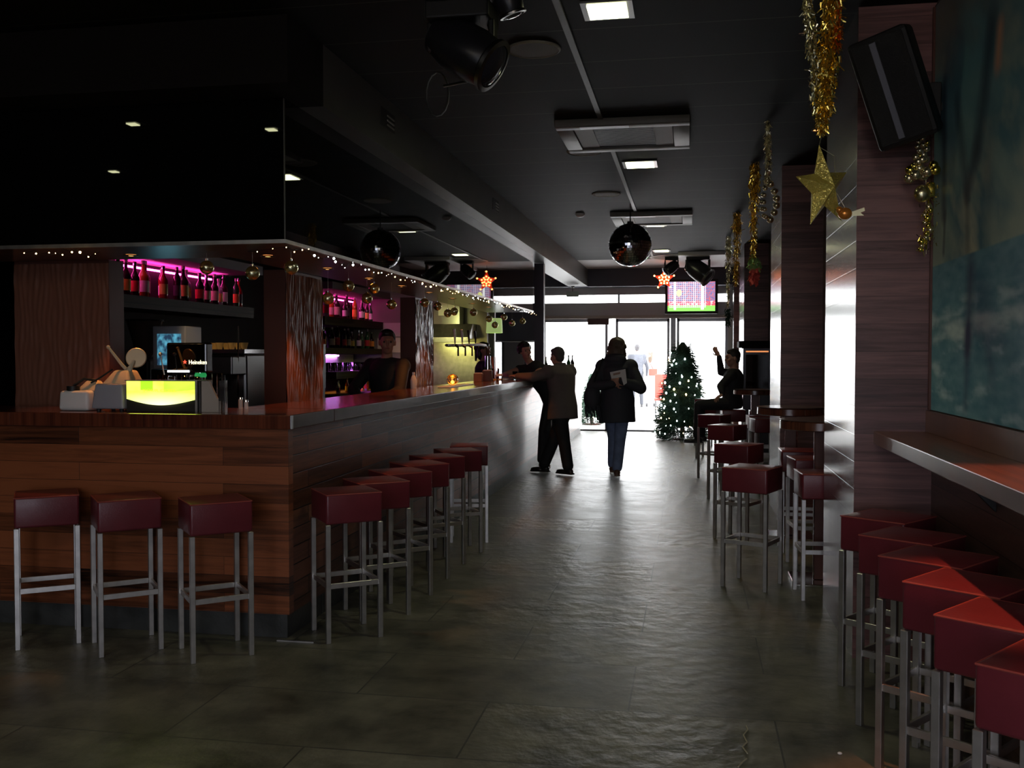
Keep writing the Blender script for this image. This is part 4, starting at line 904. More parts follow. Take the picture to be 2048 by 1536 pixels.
# ---------------------------------------------------------------- tinsel, star, beads on the right
def tinsel(m, path, rad, n, seed, w=.0035, l=.03):
    rr = random.Random(seed); P = [Vector(p) for p in path]; k = len(P)-1
    for i in range(n):
        s = rr.random()*k; a = int(min(s, k-1)); p = P[a].lerp(P[a+1], s-a); r = rad[a]*(1-(s-a))+rad[a+1]*(s-a) if isinstance(rad, list) else rad
        d = Vector((rr.gauss(0, 1), rr.gauss(0, 1), rr.gauss(0, .7))).normalized()
        q = p+d*r*rr.uniform(.3, 1); e = q+Vector((rr.gauss(0, .5), rr.gauss(0, .5), -1+rr.gauss(0, .6))).normalized()*l*rr.uniform(.5, 1.2)
        sd = (e-q).cross(Vector((rr.gauss(0, 1), rr.gauss(0, 1), rr.gauss(0, 1)))).normalized()*w
        m.bm.faces.new([m.bm.verts.new(v) for v in (q-sd, q+sd, e+sd*.6, e-sd*.6)])
    m.tube(P, .004, 5); return m
SX, SY = .56, 4.4
t = thing('tinsel_garland', 'thick gold tinsel hanging from the ceiling above the big glitter star', 'garland', (SX, SY, CZ))
tinsel(MB(), [(SX+.035, SY, CZ), (SX+.03, SY, 2.95), (SX+.015, SY, 2.75), (SX+.0, SY, 2.6), (SX-.005, SY, 2.47)], [.045, .05, .05, .045, .015], 3000, 1, .0032, .028).build('gold_strand', M_tinselg, t)
tinsel(MB(), [(SX+.06, SY-.01, CZ), (SX+.055, SY-.01, 2.9), (SX+.05, SY-.01, 2.82)], [.018, .016, .006], 420, 5, .003, .026).build('orange_strand', M_tinselo, t)
tinsel(MB(), [(SX-.085, SY, 3.09), (SX-.06, SY, 2.95), (SX-.045, SY, 2.8), (SX-.025, SY, 2.62), (SX-.01, SY, 2.48)], [.02, .03, .03, .035, .012], 1400, 2, .0028, .022).build('pale_strand', M_tinsels, t)
t = thing('glitter_star', 'big gold glitter star hanging below the tinsel by the wooden pillar', 'star ornament', (SX, SY, 2.22))
b = MB(); cz = 2.225; q = (Matrix.Rotation(R(12), 3, 'Y') @ Matrix.Rotation(R(0), 3, 'X'))
sp = star_poly((0, 0), .185, .078)
c0 = Vector((SX, SY, cz)); q2 = Matrix.Rotation(R(46), 3, 'Z') @ Matrix.Rotation(R(-9), 3, 'Y')
vs = [b.bm.verts.new(c0+q2@Vector((u, 0, v))) for u, v in sp]; cf = b.bm.verts.new(c0+q2@Vector((0, -.06, 0))); ck = b.bm.verts.new(c0+q2@Vector((0, .06, 0)))
for k in range(10): b.bm.faces.new((vs[k], vs[(k+1) % 10], cf)); b.bm.faces.new((vs[(k+1) % 10], vs[k], ck))
b.build('star', M_gold, t)
MB().tube([c0+q2@Vector((0, 0, .18)), (SX-.005, SY, 2.47)], .0025, 6).tube([c0+q2@Vector((.01, 0, .17)), (SX+.045, SY, 2.36), (SX+.05, SY-.01, 2.27)], .0012, 5).build('cord', M_bead, t)
t = thing('bird_ornament', 'small orange and gold bird ornament just below right of the glitter star', 'ornament', (.66, 4.42, 2.11))
MB().ball((.655, 4.42, 2.115), .026, 18, 12, (1.15, .9, 1)).ball((.63, 4.41, 2.13), .015, 12, 8).build('body', mat('orange_glass', (.75, .28, .05), .12, .5), t, True)
MB().cyl((.618, 4.405, 2.132), (.605, 4.40, 2.130), .004, .0005).build('beak', M_beadg, t)
MB().prism([(.675, 2.12), (.735, 2.14), (.738, 2.125), (.72, 2.118), (.735, 2.105), (.675, 2.105)], lambda u, v, w: (u, w, v), 4.425, 4.428).build('tail', M_tinsels, t)
MB().tube([(.655, 4.42, 2.14), (.62, 4.41, 2.2), (SX, SY, 2.25)], .001, 5).build('cord', M_bead, t)

# beads by the speaker
t = thing('bead_cluster', 'cluster of pearly and gold balls hanging beside the black loudspeaker', 'ornament', (1.08, 4.93, 2.6))
rr = random.Random(9); BP = []
for k in range(26):
    z = 2.52-.19*(k/26); w = .02+.07*(k/26); r = .010+.017*(k/26)
    BP.append((1.07+rr.uniform(-w, w)*.8, 4.88+rr.uniform(-w, w)*.5, z, r))
for x, y, z, r in BP: MB().ball((x, y, z), r, 16, 10).build('bead', M_bead if rr.random() < .7 else M_beadg, t, True)
MB().tube([(1.10, 4.90, 2.66), (1.09, 4.89, 2.58), (1.07, 4.88, 2.5), (1.07, 4.88, 2.35)], .003, 6).build('wire', M_steeld, t)
b = MB(); tinsel(b, [(1.10, 4.9, 2.63), (1.08, 4.89, 2.53)], .03, 120, 4, .002, .014); b.build('wire_curls', M_tinsels, t)
t = thing('bell_garland', 'string of small bells and gold balls hanging under the pearl cluster', 'ornament', (1.085, 4.9, 2.33))
MB().ball((1.065, 4.86, 2.26), .038, 20, 14, (1, .8, 1.1)).build('bell', M_globe, t, True); MB().ball((1.063, 4.855, 2.25), .024, 14, 10).build('bell_clapper', M_bead, t, True)
MB().box(1.085, 1.125, 4.86, 4.88, 2.245, 2.315, .01).build('gift_ornament', M_beadg, t, True)
for k in range(12):
    z = 2.20-.018*k; MB().ball((1.09+rr.uniform(-.025, .025), 4.88+rr.uniform(-.02, .01), z), .013 if k % 3 else .017, 12, 8).build('bead', M_beadg if k % 2 else M_bead, t, True)
b = MB(); tinsel(b, [(1.10, 4.88, 2.30), (1.09, 4.88, 2.0)], .05, 130, 6, .002, .018); b.build('tinsel_curls', M_beadg, t)
MB().tube([(1.085, 4.88, 2.36), (1.09, 4.88, 1.98)], .0015, 5).build('cord', M_bead, t)
# far garlands
t = thing('tinsel_garland', 'thin tinsel with a cluster of pale balls, first garland beyond the glitter star', 'garland', (.545, 7.3, CZ), 0, 'tinsel garlands down the right side')
tinsel(MB(), [(.545, 7.3, CZ-.001), (.545, 7.3, 3.0), (.545, 7.3, 2.76)], [.012, .03, .03], 800, 11, .003, .026).build('strand', M_tinsels, t)
for k in range(16):
    a = k*2.1; z = 2.74-.017*k; w = .055*math.sin(math.pi*(k+1)/17)+.01
    MB().ball((.545+w*math.cos(a), 7.3+w*math.sin(a), z), .018 if k % 3 else .025, 14, 10).build('bead', M_bead, t, True)
for x, y, z0, w, n, mt, lb, sd in ((.55, 8.85, 2.3, .045, 1500, M_tinselg, 'gold tinsel garland with green and red end, in front of the second wooden pillar', 12), (.54, 11.9, 2.35, .05, 1300, M_tinselg, 'gold tinsel garland hanging beyond the second pillar', 13), (.53, 14.2, 2.2, .04, 1000, M_tinsels, 'darkest tinsel garland furthest along, close to the far television', 14)):
    t = thing('tinsel_garland', lb, 'garland', (x, y, CZ), 0, 'tinsel garlands down the right side')
    tinsel(MB(), [(x, y, CZ-.001), (x, y, (CZ+z0)/2+.2), (x-.01, y, z0)], [w, w*1.2, w*.5], n, sd, .004, .035).build('strand', mt, t)
    if sd == 12:
        b = MB(); tinsel(b, [(x, y, 2.36), (x, y, 2.28)], .06, 120, 20, .01, .05); b.build('green_leaves', mat('leaf_green', (.2, .35, .1), .5), t)
        b = MB(); tinsel(b, [(x, y, 2.28), (x, y, 2.16)], .05, 90, 21, .012, .05); b.build('red_ribbon', M_red, t)
b = MB(); tinsel(b, [(.53, 14.2, 2.16), (.53, 14.2, 1.95)], .05, 120, 22, .008, .05); b.build('leaves', M_green, t)

# loudspeaker
t = thing('loudspeaker', 'large black loudspeaker tilted down on the front of the wooden pillar', 'speaker', (.90, 4.75, 2.72))
q = (Matrix.Rotation(R(-16), 3, 'Y') @ Matrix.Rotation(R(-22), 3, 'Z') @ Matrix.Rotation(R(10), 3, 'X')); c = Vector((.915, 4.72, 2.72))
def L(p): return c+q@Vector(p)
MB().obox(c, (.26, .24, .50), q, .02).build('cabinet', M_black, t)
MB().obox(L((0, -.125, 0)), (.22, .01, .46), q, .004).build('front_grille', mat('speaker_grille', (.015, .015, .016), .5, bump=.6, bscale=400), t)
MB().obox(L((-.02, -.133, .0)), (.028, .006, .44), q, .002).build('highlight_strip', mat('grille_highlight', (.10, .10, .12), .3), t)  # paler strip paints the highlight running down the grille
MB().obox((1.11, 4.86, 2.66), (.06, .05, .22), None, .004).box(1.0, 1.147, 4.85, 4.88, 2.64, 2.68).build('bracket', M_black, t)
struct(MB().box(1.125, 1.159, 4.83, 5.0, 2.56, 2.80).build('speaker_plate', M_black)) if False else None

# dark cigarette machine by the third pillar
t = thing('vending_machine', 'dark cigarette machine standing by the third wooden pillar behind the far table', 'vending machine', (.95, 14.9, 0))
MB().box(.76, 1.155, 14.6, 15.19, .0, 1.62, .01).build('cabinet', mat('machine_body', (.03, .03, .045), .25, coat=.3), t)
MB().box(.70, 1.155, 14.55, 15.19, 1.621, 1.72, .01).build('top_cap', M_dark, t)
MB().box(.80, 1.12, 14.592, 14.599, 1.0, 1.52).build('front_panel', M_blackg, t); MB().box(.80, 1.12, 14.591, 14.599, 1.555, 1.575).build('lit_strip', mat('orange_strip', (.8, .3, .1), .4, emit=(1, .35, .12), es=.7), t)

# ---------------------------------------------------------------- Christmas trees
def xtree(x, y, h, r, label, seed, n=15000, nb=92):
    rr = random.Random(seed); t = thing('christmas_tree', label, 'christmas tree', (x, y, 0))
    MB().cyl((x, y, 0), (x, y, .25), .04).cyl((x, y, 0), (x, y, .03), .22, .18).build('trunk', M_umber, t)
    def rad(z): s = z/h; return r*(1-.05*s) if s < .12 else r*(1.0-.80*((s-.12)/.88)**1.45)+.015
    core = MB().lathe([(r*.55, .14*h)]+[(rad(h*k/10)*.72, h*k/10) for k in range(2, 10)]+[(.03, h*.97)], (x, y, 0), 18); core.build('inner_branches', M_green, t, True)
    m = MB()
    for i in range(n):
        z = h*(.015+.975*(1-math.sqrt(rr.random()))**.9); a = rr.uniform(0, 2*math.pi); R_ = rad(z)*(1+.10*math.sin(z*30+3*a)); r0 = R_*rr.uniform(.55, .95)
        d = Vector((math.cos(a), math.sin(a), 0)); p = Vector((x, y, z))+d*r0
        e = p+d*rr.uniform(.03, .10)*(.5+r/.9)+Vector((rr.gauss(0, .02), rr.gauss(0, .02), -rr.uniform(-.01, .05)))
        s = (e-p).cross(Vector((rr.gauss(0, 1), rr.gauss(0, 1), rr.gauss(0, 1)))).normalized()*rr.uniform(.003, .009)
        m.bm.faces.new([m.bm.verts.new(v) for v in (p-s, p+s, e+s*.3, e-s*.3)])
    m.build('foliage', M_green, t)
    src = {}
    for k in range(nb):
        z = h*(.06+.9*(1-math.sqrt(rr.random()))); a = rr.uniform(math.pi*.95, math.pi*2.05); R_ = rad(z)+.03
        mt = rr.choice([M_fairy, M_fairy, M_fairy, M_fairyw] if seed != 2 else [M_fairyw]); sz = rr.uniform(.008, .021) if z > .3*h else rr.uniform(.006, .015)
        if mt.name not in src: me = MB().ball((0, 0, 0), 1, 10, 6).mesh('bulb'); me.materials.append(mt); src[mt.name] = me
        o = bpy.data.objects.new('bulb', src[mt.name]); C.objects.link(o); o.parent = t; o.location = (R_*math.cos(a), R_*math.sin(a), z); o.scale = (sz*.8, sz*.8, sz*1.1)
    return t
xtree(-.13, 17.75, 1.80, .46, 'lit Christmas tree standing in front of the glass doors', 1)
xtree(-2.12, 21.4, 1.15, .28, 'small dark fir outside the doors behind the walking woman', 2, 3500, 12)

# outside furniture
t = thing('outdoor_chair', 'red chair outside the doors, left of the Christmas tree', 'chair', (-.55, 24, 0))
MB().box(-.85, -.30, 23.8, 24.3, .42, .48, .01).build('seat', M_red, t); MB().box(-.85, -.30, 24.25, 24.3, .48, 1.05, .01).build('backrest', M_red, t)
for a in (-.82, -.33):
    for b_ in (23.83, 24.24): MB().box(a-.015, a+.015, b_-.015, b_+.015, 0, .42).build('leg', M_steeld, t)
t = thing('exit_sign', 'small pale sign fixed above the doors near the ceiling', 'sign', (-2.27, 19.0, 2.7))
MB().box(-2.39, -2.15, 19.02, 19.05, 2.66, 2.76, .005).build('plate', mat('pale_sign', (.5, .6, .55), .5), t); MB().cyl((-2.27, 19.035, 2.76), (-2.27, 19.035, 2.859), .008).box(-2.3, -2.24, 19.03, 19.12, 2.84, 2.859).build('hanger', M_steeld, t)

# small things lying on the floor
tag(MB().box(-2.13, -1.925, 4.78, 4.795, .0005, .008).build('metal_strip', M_steel), 'thin metal strip lying on the floor at the bar corner', 'strip')
tag(MB().tube([(0.220, 3.730, .004), (0.205, 3.790, .004), (0.225, 3.840, .004), (0.215, 3.910, .004), (0.235, 3.970, .004), (0.230, 4.010, .004)], .003, 6).tube([(0.180, 3.600, .004), (0.200, 3.650, .004), (0.215, 3.680, .004)], .003, 6).build('curled_string', mat('string_beige', (.4, .36, .25), .7)), 'curled pale string lying on the floor before the right-hand stools', 'string')
tag(MB().ball((.562, 3.79, .006), 1, 10, 6, (.009, .007, .005)).build('paper_scrap', M_paper), 'tiny white scrap on the floor beside the right-hand stool legs', 'scrap')
# ---------------------------------------------------------------- people
def remeshed(mb, name, m, parent, vox=.009, smooth=3):
    me = mb.mesh(name, parent); o = bpy.data.objects.new(name, me); C.objects.link(o)
    r = o.modifiers.new('r', 'REMESH'); r.mode = 'VOXEL'; r.voxel_size = vox
    if smooth: s = o.modifiers.new('s', 'SMOOTH'); s.factor = .5; s.iterations = smooth
    dg = bpy.context.evaluated_depsgraph_get(); ne = bpy.data.meshes.new_from_object(o.evaluated_get(dg))
    o.modifiers.clear(); o.data = ne; ne.name = name; bpy.data.meshes.remove(me); ne.materials.clear(); ne.materials.append(m)
    for p in ne.polygons: p.use_smooth = True
    o.parent = parent; return o
V = Vector
def hand(mb, wrist, d, n, curl=.5, s=1., side=1):
    """palm and five fingers; d = pointing direction, n = back of the hand, side = thumb side sign"""
    d = V(d).normalized(); n = (V(n)-d*V(n).dot(d)).normalized(); l = d.cross(n)*side
    w = V(wrist); pc = w+d*.045*s
    mb.ball(pc, 1, 14, 10, (.040*s, .046*s, .016*s), Matrix((l, d, n)).transposed())
    mb.cap(w-d*.02*s, w+d*.02*s, .024*s, .024*s)
    for k, (o, ln) in enumerate(((.030, .072), (.010, .082), (-.011, .076), (-.031, .060))):
        p = w+d*.080*s+l*o*s; a = 0
        for j, f in enumerate((.45, .32, .23)):
            a += curl*(.5+.25*j+.06*k); q = p+(d*math.cos(a)-n*math.sin(a))*ln*f*s+l*o*.06*s
            mb.cap(p, q, (.0095-.0010*j)*s, (.0088-.0010*j)*s, 8); p = q
    p = w+d*.025*s+l*.034*s; q = p+(d*.6+l*.75-n*.25).normalized()*.034*s; e = q+(d*.9+l*.25-n*.35).normalized()*.030*s
    mb.cap(p-l*.012*s, q, .0125*s, .0105*s, 8).cap(q, e, .0105*s, .009*s, 8)
def person(label, J, O):
    """J: joints in metres. O: options"""
    base = V((J['pel'][0], J['pel'][1], 0)); t = thing('person', label, 'person', base)
    g = {k: V(v) for k, v in J.items()}; s = O.get('s', 1.); vox = O.get('vox', .009)
    fwd = V((*O['face'], 0)).normalized(); bf = V((*O.get('bodyface', O['face']), 0)).normalized()
    spine = (g['neck']-g['pel']).normalized(); lat = (g['shR']-g['shL']).normalized(); lat = (lat-spine*lat.dot(spine)).normalized(); f = lat.cross(spine) if lat.cross(spine).dot(bf) > 0 else -lat.cross(spine)
    sw = (g['shR']-g['shL']).length/2; H = (g['neck']-g['pel']).length
    def torso(mb, k=1., e=0., lo=-.08, hem=None):
        P = lambda a: g['pel']+(g['neck']-g['pel'])*a
        rs = [(P(lo), lat, f, .15*k*s+e, .115*k*s+e), (P(0), lat, f, (.165*k)*s+e, .125*k*s+e), (P(.28), lat, f, .140*k*s+e, .105*k*s+e), (P(.55), lat, f, .155*k*s+e, .118*k*s+e), (P(.8), lat, f, sw*.86*k+e, .115*k*s+e), (P(.93), lat, f, sw*.74+e, .09*s+e), (P(1.02), lat, f, .062*s+e*.6, .062*s+e*.6)]
        mb.loft(rs, 24)
        for q in ('shL', 'shR'): mb.ball(g[q], .055*s*k+e, 14, 10)
        mb.cap(g['shL'], P(.86), .05*s+e, .07*s+e).cap(g['shR'], P(.86), .05*s+e, .07*s+e)
        return mb
    # head
    hc = g['head']; up = (hc-g['neck']).normalized(); up = (up*.5+V((0, 0, 1))).normalized(); ff = (fwd-up*fwd.dot(up)).normalized(); ff = (ff+up*O.get('pitch', 0)).normalized(); up = (up-ff*up.dot(ff)).normalized(); ll = ff.cross(up)
    RM = Matrix((ll, ff, up)).transposed()
    Hd = lambda x, y, z: hc+RM@V((x*s, y*s, z*s))
    b = MB(); torso(b)
    b.cap(g['neck']-spine*.02, Hd(0, -.012, -.07), .055*s, .05*s)
    b.ball(Hd(0, -.012, .02), 1, 20, 14, (.074*s, .092*s, .098*s), RM).ball(Hd(0, .018, -.045), 1, 18, 12, (.056*s, .068*s, .068*s), RM).ball(Hd(0, .05, -.088), 1, 12, 8, (.026*s, .022*s, .02*s), RM)
    b.cap(Hd(0, .082, .012), Hd(0, .103, -.022), .009*s, .0135*s, 10)
    b.ball(Hd(0, .085, .035), 1, 12, 8, (.05*s, .014*s, .010*s), RM)
    for q in (-1, 1):
        b.ball(Hd(q*.076, -.008, -.005), 1, 12, 8, (.009*s, .02*s, .032*s), RM).ball(Hd(q*.036, .062, -.02), .024*s, 10, 8)
    b.ball(Hd(0, .083, -.052), 1, 12, 8, (.024*s, .010*s, .009*s), RM)
    for a, e, h in (('shL', 'elL', 'haL'), ('shR', 'elR', 'haR')):
        b.cap(g[a], g[e], .046*s, .036*s).cap(g[e], g[h], .036*s, .024*s)
        hd = O.get('hd'+h[-1]) or tuple((g[h]-g[e]).normalized()); hand(b, g[h], hd, O.get('hn'+h[-1], (0, 0, 1)), O.get('curl', .45), s, 1 if h == 'haL' else -1)
    for h, k, a in (('hiL', 'knL', 'anL'), ('hiR', 'knR', 'anR')):
        b.cap(g[h], g[k], .078*s, .052*s).cap(g[k], g[a], .050*s, .034*s)
    remeshed(b, 'body', O.get('skin', M_skin), t, O.get('bvox', .007))
    # face details
    for q in (-1, 1):
        MB().ball(Hd(q*.032, .0765, .008), .010*s, 12, 8).build('eye', bpy.data.materials.get('eye_dark') or mat('eye_dark', (.09, .07, .06), .45), t, True)
    MB().ball(Hd(0, .090, -.052), 1, 12, 6, (.022*s, .006*s, .005*s), RM).build('mouth', bpy.data.materials.get('lip') or mat('lip', (.28, .08, .07), .5), t, True)
    # clothes
    m = MB(); ee = O.get('top_e', .018); torso(m, O.get('top_k', 1.04), ee, O.get('top_lo', -.15))
    sl = O.get('sleeve', 'long')
    for a, e, h in (('shL', 'elL', 'haL'), ('shR', 'elR', 'haR')):
        r = O.get('sl_r', 0)
        if sl == 'long': m.cap(g[a], g[e], .058*s+r, .048*s+r); m.cap(g[e], g[h].lerp(g[e], .06), .048*s+r, .034*s+r*.6)
        elif sl == 'short': m.cap(g[a], g[a].lerp(g[e], .55), .058*s, .056*s)
    if O.get('collar'): m.loft([(g['neck']-spine*.03, lat, f, .085*s, .085*s), (g['neck']+spine*.05, lat, f, .08*s, .08*s)], 18)
    if O.get('skirt'):
        z = O['skirt']; pc = g['pel']; m.loft([(g['pel']+spine*.28, lat, f, .13*s+ee, .10*s+ee), (g['pel']+spine*.18, lat, f, .155*s+ee, .12*s+ee), (pc, lat, f, .175*s+ee, .14*s+ee), (V((pc.x, pc.y, z))+f*O.get('hemshift', 0), lat, f, O.get('hemw', .20)*s+ee, .16*s+ee)], 24)
    if O.get('hood'): m.ball(g['neck']-f*.07+V((0, 0, .02)), 1, 16, 10, (.14, .09, .075)).ball(g['neck']-lat*.08+V((0, 0, .04)), .065, 12, 8)
    remeshed(m, O.get('top_name', 'shirt'), O['top'], t, vox, 9)
    m = MB(); P = g['pel']; m.loft([(P+spine*.10, lat, f, .158*s, .120*s), (P, lat, f, .180*s, .135*s), (P-V((0, 0, .07)), lat, f, .165*s, .125*s)], 20)
    tr = O.get('tr', 0)
    for h, k, a in (('hiL', 'knL', 'anL'), ('hiR', 'knR', 'anR')):
        m.cap(g[h], g[k], .092*s+tr, .066*s+tr).cap(g[k], g[a]+(g[k]-g[a]).normalized()*.02, .064*s+tr, .056*s+tr)
    remeshed(m, O.get('bot_name', 'trousers'), O['bottom'], t, vox, 3)
    for k, a, td in (('knL', 'anL', 'toL'), ('knR', 'anR', 'toR')):
        d = V(O.get(td, tuple(bf))).normalized(); q = V((0, 0, 1)) if abs(d.z) < .9 else V((1, 0, 0)); l = d.cross(q).normalized(); n = l.cross(d); MM = Matrix((l, d, n)).transposed()
        a_ = g[a]; sh = MB(); sh.ball(a_-n*.045*s-d*.02*s, 1, 14, 10, (.040*s, .058*s, .040*s), MM).ball(a_-n*.055*s+d*.09*s, 1, 14, 10, (.045*s, .095*s, .030*s), MM).ball(a_, .047*s, 12, 8)
        sh.obox(a_-n*.077*s+d*.05*s, (.078*s, .26*s, .018*s), MM, .006)
        remeshed(sh, 'shoe', O.get('shoe', M_shoe), t, .007, 2)
    # hair
    h = MB(); hr = O.get('hair', 'short')
    if hr == 'short': h.ball(Hd(0, -.024, .040), 1, 20, 14, (.082*s, .092*s, .090*s), RM).ball(Hd(0, .028, .082), 1, 16, 10, (.062*s, .052*s, .036*s), RM).ball(Hd(0, -.05, -.01), 1, 16, 10, (.068*s, .055*s, .07*s), RM)
    if hr == 'curly':
        rr = random.Random(5)
        h.ball(Hd(0, -.03, .04), 1, 20, 14, (.085*s, .09*s, .092*s), RM).ball(Hd(0, .028, .085), 1, 16, 10, (.065*s, .055*s, .04*s), RM)
        for k in range(110):
            a = rr.uniform(0, 6.28); e = rr.uniform(-.5, 1.5); d = V((math.cos(a)*math.cos(e), math.sin(a)*math.cos(e)*1.1-.2, math.sin(e)))
            if d.y > .35 and d.z < .55: continue
            h.ball(Hd(d.x*.085, -.025+d.y*.09, .03+d.z*.092), .024*s, 8, 6)
    if hr == 'bob':
        rr = random.Random(6)
        h.ball(Hd(0, -.03, .04), 1, 20, 14, (.10*s, .10*s, .095*s), RM).ball(Hd(0, -.05, -.06), 1, 18, 12, (.112*s, .085*s, .13*s), RM).ball(Hd(.02, -.06, -.14), 1, 14, 10, (.09*s, .07*s, .09*s), RM)
        for k in range(90):
            a = rr.uniform(2.9, 6.5); e = rr.uniform(-.2, 1.5)
            h.ball(Hd(math.cos(a)*math.cos(e)*.092, -.03+math.sin(a)*math.cos(e)*.088, .035+math.sin(e)*.085), .02*s, 8, 6)
            if k % 2: h.ball(Hd(math.cos(a)*.10, -.05+math.sin(a)*.07, rr.uniform(-.19, .03)), .026*s, 8, 6)
    if hr in ('long', 'tied'):
        h.ball(Hd(0, -.026, .04), 1, 20, 14, (.084*s, .092*s, .091*s), RM).ball(Hd(0, .026, .082), 1, 16, 10, (.062*s, .052*s, .036*s), RM).ball(Hd(0, -.06, -.05), 1, 16, 12, (.08*s, .06*s, .11*s), RM)
        if hr == 'tied': h.ball(Hd(0, -.13, .03), .05*s, 12, 8).cap(Hd(0, -.13, .0), Hd(0, -.14, -.16), .035*s, .018*s)
        else: h.cap(Hd(0, -.07, -.08), Hd(0, -.09, -.22), .075*s, .05*s)
    remeshed(h, 'hair', O.get('haircol', M_hair), t, .008, 1)
    return t
# walking woman, seen from behind
J = dict(pel=(-.90, 12.3, .93), neck=(-.92, 12.33, 1.44), head=(-.91, 12.36, 1.605), shL=(-1.08, 12.32, 1.36), shR=(-.74, 12.32, 1.36), elL=(-1.20, 12.18, 1.12), elR=(-.60, 12.18, 1.10),
         haL=(-.92, 12.10, 1.16), haR=(-.84, 12.08, 1.20), hiL=(-.99, 12.3, .88), hiR=(-.82, 12.3, .88), knL=(-.955, 12.42, .47), knR=(-.86, 12.30, .47), anL=(-.97, 12.50, .10), anR=(-.885, 12.12, .10))
w = person('woman walking away down the aisle in a dark padded coat and blue jeans', J, dict(face=(-.1, 1), top=M_coat, bottom=M_jeans, shoe=M_shoeb, hair='bob', haircol=M_hairb, top_name='coat', bot_name='jeans', sl_r=.028, top_e=.045, top_k=1.1, skirt=.66, hemw=.19, hemshift=0, hood=True,
           hnL=(0, -1, 0), hnR=(0, -1, 0), hdL=(1, -.05, .1), hdR=(-1, -.05, -.1), curl=.6, skin=M_skin2, tr=.008))
t = thing('folded_leaflet', 'pale folded leaflet held behind the back of the walking woman', 'leaflet', (-.87, 12.03, 1.2))
MB().prism([(-.97, 1.30), (-.78, 1.34), (-.76, 1.17), (-.80, 1.14), (-.83, 1.24), (-.95, 1.22)], lambda u, v, w_: (u, w_, v), 12.018, 12.026).build('sheet', M_paper, t)
MB().prism([(-.93, 1.285), (-.84, 1.305), (-.845, 1.28), (-.925, 1.26)], lambda u, v, w_: (u, w_, v), 12.012, 12.017).build('print', mat('print_tan', (.4, .25, .18), .7), t)
t = thing('shoulder_bag', 'dark fringed bag hanging at the left side of the walking woman', 'bag', (-1.17, 12.2, .9))
b = MB(); b.ball((-1.20, 12.16, .98), 1, 18, 12, (.11, .09, .17)); b.build('bag', M_coat, t, True)
b = MB()
rr = random.Random(3)
for k in range(60):
    a = rr.uniform(0, 6.28); x = -1.20+.09*math.cos(a); y = 12.16+.07*math.sin(a); z = .84+rr.uniform(0, .05)
    b.cyl((x, y, z), (x+rr.uniform(-.02, .02)+.02, y+rr.uniform(-.02, .02), z-rr.uniform(.08, .20)), .006, .004, 5)
b.build('fringe', M_coat, t); MB().tube([(-1.19, 12.13, 1.1), (-1.14, 12.13, 1.3), (-1.08, 12.28, 1.47)], .012).build('strap', M_black_cl, t)
# man leaning on the bar
J = dict(pel=(-1.58, 12.22, .86), neck=(-1.62, 12.27, 1.36), head=(-1.665, 12.31, 1.49), shL=(-1.74, 12.09, 1.30), shR=(-1.52, 12.45, 1.30), elL=(-1.93, 12.05, 1.235), elR=(-1.87, 12.50, 1.235),
         haL=(-2.17, 12.26, 1.245), haR=(-2.16, 12.44, 1.245), hiL=(-1.62, 12.14, .82), hiR=(-1.56, 12.31, .82), knL=(-1.56, 12.16, .46), knR=(-1.70, 12.38, .46), anL=(-1.50, 12.14, .10), anR=(-1.84, 12.36, .10))
person('man in a brown jacket and dark trousers leaning both forearms on the bar', J, dict(face=(-.8, .6), bodyface=(-.9, .4), top=M_jacket, bottom=M_black_cl, hair='short', haircol=M_hairg, top_name='jacket', sl_r=.016, top_e=.035, top_k=1.08, skirt=.70, hemw=.165, collar=True, hnL=(0, 0, 1), hnR=(0, 0, 1), curl=.35, tr=.016, skin=M_skin2, toL=(-.5, .3, 0), toR=(-.9, .2, 0)))
# woman leaning on the bar
J = dict(pel=(-1.80, 12.99, .93), neck=(-2.11, 12.95, 1.40), head=(-2.17, 12.90, 1.565), shL=(-1.95, 12.93, 1.34), shR=(-2.27, 12.97, 1.32), elL=(-2.03, 12.78, 1.245), elR=(-2.45, 12.80, 1.245),
         haL=(-2.24, 12.70, 1.245), haR=(-2.35, 12.64, 1.245), hiL=(-1.73, 12.97, .88), hiR=(-1.85, 13.01, .88), knL=(-1.86, 12.84, .50), knR=(-1.92, 12.86, .50), anL=(-1.87, 12.86, .10), anR=(-1.93, 12.76, .11))
wl = person('curly-haired woman in a black vest leaning on the bar, looking at the man', J, dict(face=(.55, -.83), bodyface=(.2, -1), top=M_black_cl, bottom=M_black_cl, hair='curly', top_name='vest', sleeve='none', top_e=.008, top_k=1.0, bot_name='tracksuit_trousers', shoe=M_shoeb, curl=.8, tr=.008, s=.95, skin=M_skin2))
MB().tube([(-1.845, 12.80, .90), (-1.80, 12.765, .70), (-1.798, 12.76, .50), (-1.825, 12.79, .30), (-1.83, 12.79, .18)], .006).build('side_stripe', M_white, wl)
